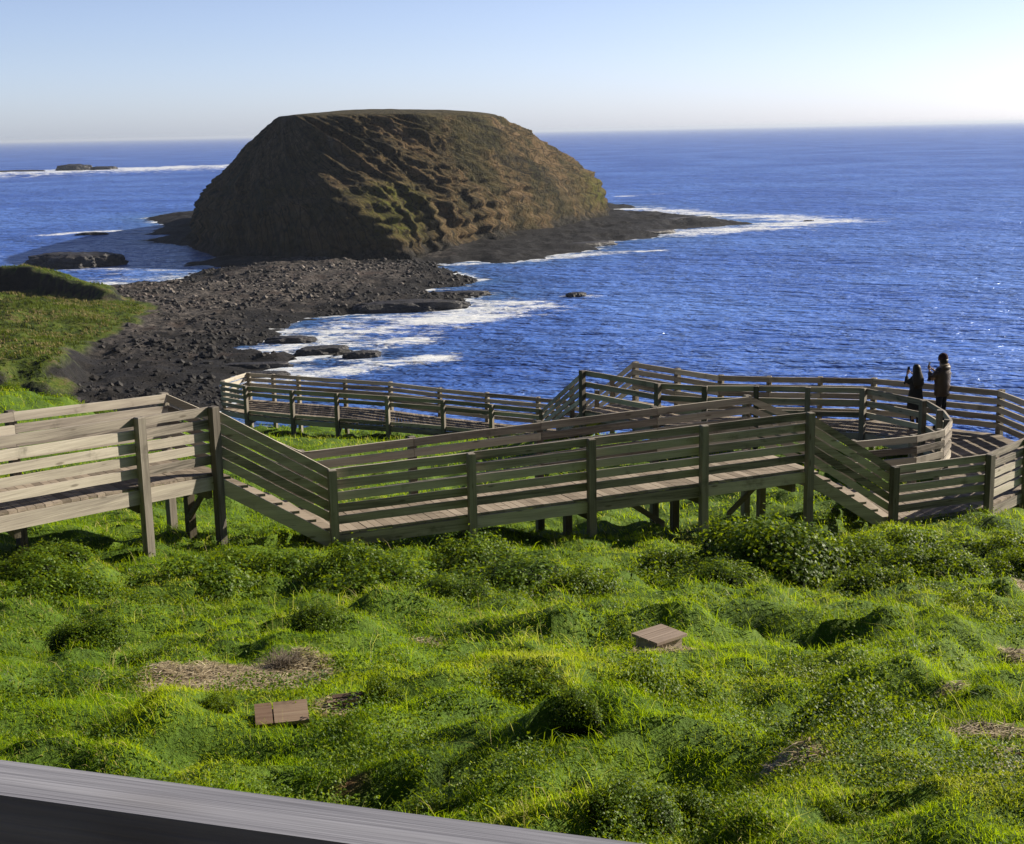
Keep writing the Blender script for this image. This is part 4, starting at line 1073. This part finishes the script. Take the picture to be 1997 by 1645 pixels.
def skinned(name, pts, edges, mat, parent, root=0, sub=1, smooth=True):
    """one continuous surface grown along a skeleton; pts: (x, y, z, rx, ry)"""
    me = bpy.data.meshes.new(name)
    me.from_pydata([p[:3] for p in pts], edges, [])
    o = bpy.data.objects.new(name, me); COL.objects.link(o); o.parent = parent
    m = o.modifiers.new('skin', 'SKIN'); m.use_smooth_shade = smooth; m.branch_smoothing = 0.6
    for k, p in enumerate(pts):
        sv = me.skin_vertices[0].data[k]; sv.radius = (p[3], p[4] if len(p) > 4 else p[3]); sv.use_root = (k == root)
    if sub:
        s = o.modifiers.new('sub', 'SUBSURF'); s.levels = sub; s.render_levels = sub
    me.materials.append(mat)
    return o

def lathe(name, rings, mat, parent, n=20, wob=0.0, seed=0, cap=True):
    """rings: (cx, cy, z, rx, ry)"""
    g = np.random.default_rng(seed); V = []; F = []
    for k, (cx, cy, z, rx, ry) in enumerate(rings):
        for i in range(n):
            a = 2 * math.pi * i / n; w_ = 1 + wob * g.normal()
            V.append((cx + rx * w_ * math.cos(a), cy + ry * w_ * math.sin(a), z))
    for k in range(len(rings) - 1):
        for i in range(n):
            j = (i + 1) % n; F.append((k * n + i, k * n + j, (k + 1) * n + j, (k + 1) * n + i))
    fs = [np.array(F)]
    if cap:
        b = len(V); V.append((rings[0][0], rings[0][1], rings[0][2])); V.append((rings[-1][0], rings[-1][1], rings[-1][2]))
        t0 = [(b, (i + 1) % n, i) for i in range(n)]; o0 = (len(rings) - 1) * n
        t1 = [(b + 1, o0 + i, o0 + (i + 1) % n) for i in range(n)]
        fs.append(np.array(t0 + t1))
    o = obj(name, np_mesh(name, np.array(V), fs, mat, True), parent)
    return o

def hand(pts, edges, wrist_index, w, direction, side):
    """palm plus thumb and four unequal fingers, closed towards the phone"""
    d = Vector(direction).normalized(); up = Vector((0, 0, 1)); lat = d.cross(up).normalized() * side
    palm = Vector(w) + d * 0.05
    pts.append((*palm, 0.030, 0.020)); ip = len(pts) - 1; edges.append((wrist_index, ip))
    for k, (o_, L) in enumerate(((-.028, .058), (-.01, .07), (.01, .066), (.028, .052))):
        b = palm + d * 0.035 + lat * o_; m = b + d * L * .55 + up * 0.004; e = m + d * L * .2 + up * L * .45
        for q, r_ in ((b, .0095), (m, .0085), (e, .0075)):
            pts.append((*q, r_)); edges.append((ip if q is b else len(pts) - 2, len(pts) - 1))
    b = palm - lat * 0.03 - d * 0.01; m = b - lat * .022 + up * .02; e = m + up * .028 + d * .012
    for q, r_ in ((b, .011), (m, .0095), (e, .008)):
        pts.append((*q, r_)); edges.append((ip if q is b else len(pts) - 2, len(pts) - 1))

def person(loc, rz, scale, kind, label):
    root = tag(empty('person', loc, rz), label, 'person'); root.scale = (scale,) * 3
    woman = kind == 'woman'
    sh = 0.165 if woman else 0.195; tall = 1.0
    pts = [(0, 0, .95, .13, .10), (0, .0, 1.12, .12, .09), (0, .0, 1.30, .15 if not woman else .13, .10), (0, -.01, 1.43, .09, .075),
           (0, 0.0, 1.51, .055, .055), (0, .02, 1.57, .07, .075), (0, .03, 1.64, .082, .095), (0, .02, 1.71, .075, .088), (0, .015, 1.76, .04, .05)]
    ed = [(i, i + 1) for i in range(8)]
    # nose, chin, ears
    for p, a in (((0, .145, 1.635, .013), 6), ((.088, .02, 1.64, .016), 6), ((-.088, .02, 1.64, .016), 6), ((0, .105, 1.565, .025), 5)):
        pts.append(p); ed.append((a, len(pts) - 1))
    stance = 0.09
    for s in (-1, 1):
        b = len(pts)
        st = .02 * s
        pts += [(s * .09, 0, .88, .085), (s * stance * 1.05, .015, .5, .06), (s * stance * 1.1, -.02 + st, .10, .042), (s * stance * 1.2, .09 + st, .04, .036), (s * stance * 1.25, .15 + st, .035, .028)]
        ed += [(0, b), (b, b + 1), (b + 1, b + 2), (b + 2, b + 3), (b + 3, b + 4)]
    if woman:
        el, wr = (.22, .12, 1.20), (.10, .28, 1.46)                # both hands raised in front of the face
    else:
        el, wr = (.26, .10, 1.17), (.09, .30, 1.36)
    arms = {}
    for s in (-1, 1):
        b = len(pts)
        E = (s * el[0], el[1], el[2]); W = (s * wr[0], wr[1], wr[2])
        pts += [(s * sh, -.005, 1.40, .04), (*E, .028), (*W, .024)]
        ed += [(3, b), (b, b + 1), (b + 1, b + 2)]
        hand(pts, ed, b + 2, W, (-s * .55, .45, .55), s)
        arms[s] = (E, W)
    skinned('body', pts, ed, M['skin'], root)
    g = 7 if woman else 8
    if woman:
        lathe('coat', [(0, 0, .56, .235, .175), (0, 0, .60, .24, .18), (0, 0, .80, .225, .165), (0, 0, 1.0, .20, .145), (0, 0, 1.12, .18, .13), (0, 0, 1.28, .20, .14), (0, 0, 1.38, .21, .13), (0, 0, 1.44, .16, .105), (0, 0, 1.50, .075, .075)], M['black_cloth'], root, 24, .018, 3)
        lathe('skirt', [(0, 0, .50, .165, .13), (0, 0, .62, .16, .125)], M['grey_cloth'], root, 24, .01, 4)
    else:
        rings = []
        z = .80
        base = [(.80, .185, .15), (.95, .20, .16), (1.15, .20, .155), (1.33, .225, .16), (1.42, .20, .14), (1.48, .12, .11)]
        zs = np.linspace(.80, 1.48, 15)
        for k, z in enumerate(zs):
            rx = np.interp(z, [b[0] for b in base], [b[1] for b in base]); ry = np.interp(z, [b[0] for b in base], [b[2] for b in base])
            pf = 1.12 if k % 2 else 1.03                           # quilting rolls
            rings.append((0, 0, z, rx * pf, ry * pf))
        lathe('jacket', rings, M['brown_down'], root, 28, .008, 5)
        lathe('hood', [(0, -.07, 1.40, .11, .06), (0, -.085, 1.45, .145, .085), (0, -.07, 1.50, .15, .09), (0, -.05, 1.535, .125, .08)], M['brown_down'], root, 22, .03, 6)
        lathe('hood_trim', [(0, -.05, 1.525, .135, .088), (0, -.045, 1.55, .142, .094), (0, -.045, 1.565, .12, .08)], M['fur'], root, 22, .05, 7)
    for s in (-1, 1):
        E, W = arms[s]; r1 = .084 if woman else .104
        mid1 = lerp((s * sh, -.005, 1.40), E, .5); mid2 = lerp(E, W, .5); end = lerp(E, W, .92)
        skinned('sleeve', [(s * sh * .8, -.005, 1.40, r1), (*mid1, r1 * .95), (*E, r1 * .85), (*mid2, r1 * .72), (*end, r1 * .55)], [(0, 1), (1, 2), (2, 3), (3, 4)], M['black_cloth' if woman else 'brown_down'], root, 2)
    if not woman:
        P_ = [(0, 0, .93, .12, .10)]; E_ = []
        for s in (-1, 1):
            b = len(P_); P_ += [(s * .09, 0, .84, .085), (s * .098, .012, .5, .076), (s * .1, -.02 + .02 * s, .11, .066)]
            E_ += [(0, b), (b, b + 1), (b + 1, b + 2)]
        skinned('trousers', P_, E_, M['navy'], root)
    else:
        for s in (-1, 1):
            skinned('legging', [(s * .09, .01, .66, .075), (s * .095, .012, .45, .064), (s * .1, -.015, .18, .05)], [(0, 1), (1, 2)], M['navy'], root)
    for s in (-1, 1):
        st = .02 * s; x = s * stance * 1.1
        hh = .30 if woman else .13
        skinned('boot', [(x, -.025 + st, hh, .056), (x, -.025 + st, .07, .05), (s * stance * 1.2, .08 + st, .05, .047), (s * stance * 1.25, .16 + st, .042, .037)], [(0, 1), (1, 2), (2, 3)], M['boot'], root, 1)
    if woman:
        lathe('hair', [(0, -.12, 1.14, .09, .035), (0, -.12, 1.25, .16, .06), (0, -.09, 1.38, .175, .08), (0, -.05, 1.50, .15, .10), (0, -.025, 1.60, .115, .105), (0, -.01, 1.68, .108, .108), (0, -.005, 1.74, .09, .098), (0, 0, 1.785, .05, .06)], M['hair'], root, 26, .025, 9)
    else:
        lathe('hair', [(0, -.03, 1.56, .085, .075), (0, -.02, 1.62, .098, .098), (0, -.01, 1.68, .099, .108)], M['hair'], root, 22, .02, 10)
        lathe('knit_cap', [(0, .005, 1.655, .104, .118), (0, .005, 1.70, .106, .12), (0, .005, 1.75, .096, .108), (0, .0, 1.79, .07, .08), (0, 0, 1.815, .03, .035)], M['knit'], root, 22, .012, 11)
    return root

def phone(root, local, rx, label):
    me = boxes_mesh('phone', [cuboid(-.038, .038, -.0045, .0045, -.078, .078), cuboid(.008, .03, .0046, .0066, .04, .07)], M['phone'])
    o = obj('phone', me); tag(o, label, 'phone', 'phones held up by the two people')
    mw = Matrix.Translation(root.location) @ Matrix.Rotation(root.rotation_euler.z, 4, 'Z') @ Matrix.Diagonal((*root.scale, 1))
    o.matrix_basis = mw @ Matrix.Translation(local) @ Matrix.Rotation(rx, 4, 'X')
    b = o.modifiers.new('bevel', 'BEVEL'); b.width = 0.0018; b.segments = 2
    return o
wm = person((9.73, 32.72, 22.757), rad(20), 0.89, 'woman', 'person with long dark hair in a knee-length black coat, holding up a phone')
phone(wm, (0, .355, 1.59), 0.1, 'phone held up by the long-haired person in black')
mn = person((10.36, 32.72, 22.757), rad(40), 1.02, 'man', 'taller person in a brown quilted jacket with pale hood trim, dark cap and trousers')
phone(mn, (0, .375, 1.48), 0.25, 'phone held at chin height by the taller person in the brown jacket')

# ------------------------------------------------------------------ sea air
t = NT('sea_haze'); pv = t.n('ShaderNodeVolumePrincipled'); pv.inputs['Color'].default_value = (0.66, 0.745, 0.89, 1)
pv.inputs['Density'].default_value = 0.00007; pv.inputs['Anisotropy'].default_value = 0.2
t.l(pv.outputs[0], t.out.inputs['Volume'])
tag(obj('haze', boxes_mesh('haze', [cuboid(-76000, 76000, -2000, 76000, -6, 44)], t.m)), kind='stuff')

# ------------------------------------------------------------------ camera, sun, sky
F_PX, W_PX = 2700.0, 1997.0
al = math.atan2(40, 1997); pt = math.atan(567 * math.cos(al) / F_PX)
fw = Vector((0, math.cos(pt), -math.sin(pt))); u0 = Vector((0, math.sin(pt), math.cos(pt))); xx = Vector((1, 0, 0))
Rv = xx * math.cos(al) - u0 * math.sin(al); Uv = xx * math.sin(al) + u0 * math.cos(al)
cam = bpy.data.cameras.new('camera'); co = bpy.data.objects.new('camera', cam); COL.objects.link(co)
cam.sensor_fit = 'HORIZONTAL'; cam.sensor_width = 36; cam.lens = 36 * F_PX / W_PX
cam.clip_start = 0.05; cam.clip_end = 200000
mt = Matrix((Rv, Uv, -fw)).transposed().to_4x4(); mt.translation = (0, 0, 30)
co.matrix_world = mt
scene.camera = co

SUN_AZ, SUN_EL = rad(25.5), rad(25)
sd = Vector((math.cos(SUN_EL) * math.cos(SUN_AZ), math.cos(SUN_EL) * math.sin(SUN_AZ), math.sin(SUN_EL)))
sl = bpy.data.lights.new('sun', 'SUN'); sl.energy = 5.0; sl.angle = rad(0.5); sl.color = (1.0, 0.90, 0.74)
so = bpy.data.objects.new('sun', sl); COL.objects.link(so); so.location = (40, 20, 80)
so.rotation_euler = (-sd).to_track_quat('-Z', 'Y').to_euler()

wld = bpy.data.worlds.new('World'); scene.world = wld; wld.use_nodes = True
nt = wld.node_tree; bg = nt.nodes['Background']
sky = nt.nodes.new('ShaderNodeTexSky'); sky.sky_type = 'NISHITA'; sky.sun_disc = False
sky.sun_elevation = SUN_EL; sky.sun_rotation = math.pi / 2 - SUN_AZ
sky.altitude = 30; sky.air_density = 1.0; sky.dust_density = 0.6; sky.ozone_density = 2.5
# the low band of the sky is paler and bluer, the dome above it deeper
tc = nt.nodes.new('ShaderNodeTexCoord'); sp = nt.nodes.new('ShaderNodeSeparateXYZ'); nt.links.new(tc.outputs['Generated'], sp.inputs[0])
rp = nt.nodes.new('ShaderNodeValToRGB'); nt.links.new(sp.outputs['Z'], rp.inputs[0])
stops = [(0.0, (0.50, 0.58, 0.92)), (0.06, (0.475, 0.485, 0.68)), (0.15, (0.465, 0.40, 0.465)), (0.28, (0.23, 0.23, 0.30)), (1.0, (0.14, 0.15, 0.18))]
while len(rp.color_ramp.elements) < len(stops): rp.color_ramp.elements.new(0.5)
for e, (p_, c_) in zip(rp.color_ramp.elements, stops): e.position = p_; e.color = (*c_, 1)
mu = nt.nodes.new('ShaderNodeMix'); mu.data_type = 'RGBA'; mu.blend_type = 'MULTIPLY'; mu.inputs[0].default_value = 1.0
nt.links.new(sky.outputs[0], mu.inputs[6]); nt.links.new(rp.outputs[0], mu.inputs[7])
# and the half of the sky away from the sun, behind the viewer, is darker
mr = nt.nodes.new('ShaderNodeMapRange'); mr.interpolation_type = 'SMOOTHSTEP'; nt.links.new(sp.outputs['Y'], mr.inputs[0])
for k_, v_ in ((1, -0.35), (2, 0.35), (3, 0.55), (4, 1.0)): mr.inputs[k_].default_value = v_
m2_ = nt.nodes.new('ShaderNodeMix'); m2_.data_type = 'RGBA'; m2_.blend_type = 'MULTIPLY'; m2_.inputs[0].default_value = 1.0
nt.links.new(mu.outputs[2], m2_.inputs[6]); nt.links.new(mr.outputs[0], m2_.inputs[7])
nt.links.new(m2_.outputs[2], bg.inputs[0]); bg.inputs[1].default_value = 0.15

scene.view_settings.view_transform = 'Standard'; scene.view_settings.look = 'None'
scene.view_settings.exposure = 0.88; scene.view_settings.gamma = 1.0
scene.render.engine = 'CYCLES'
scene.cycles.max_bounces = 6; scene.cycles.transparent_max_bounces = 4
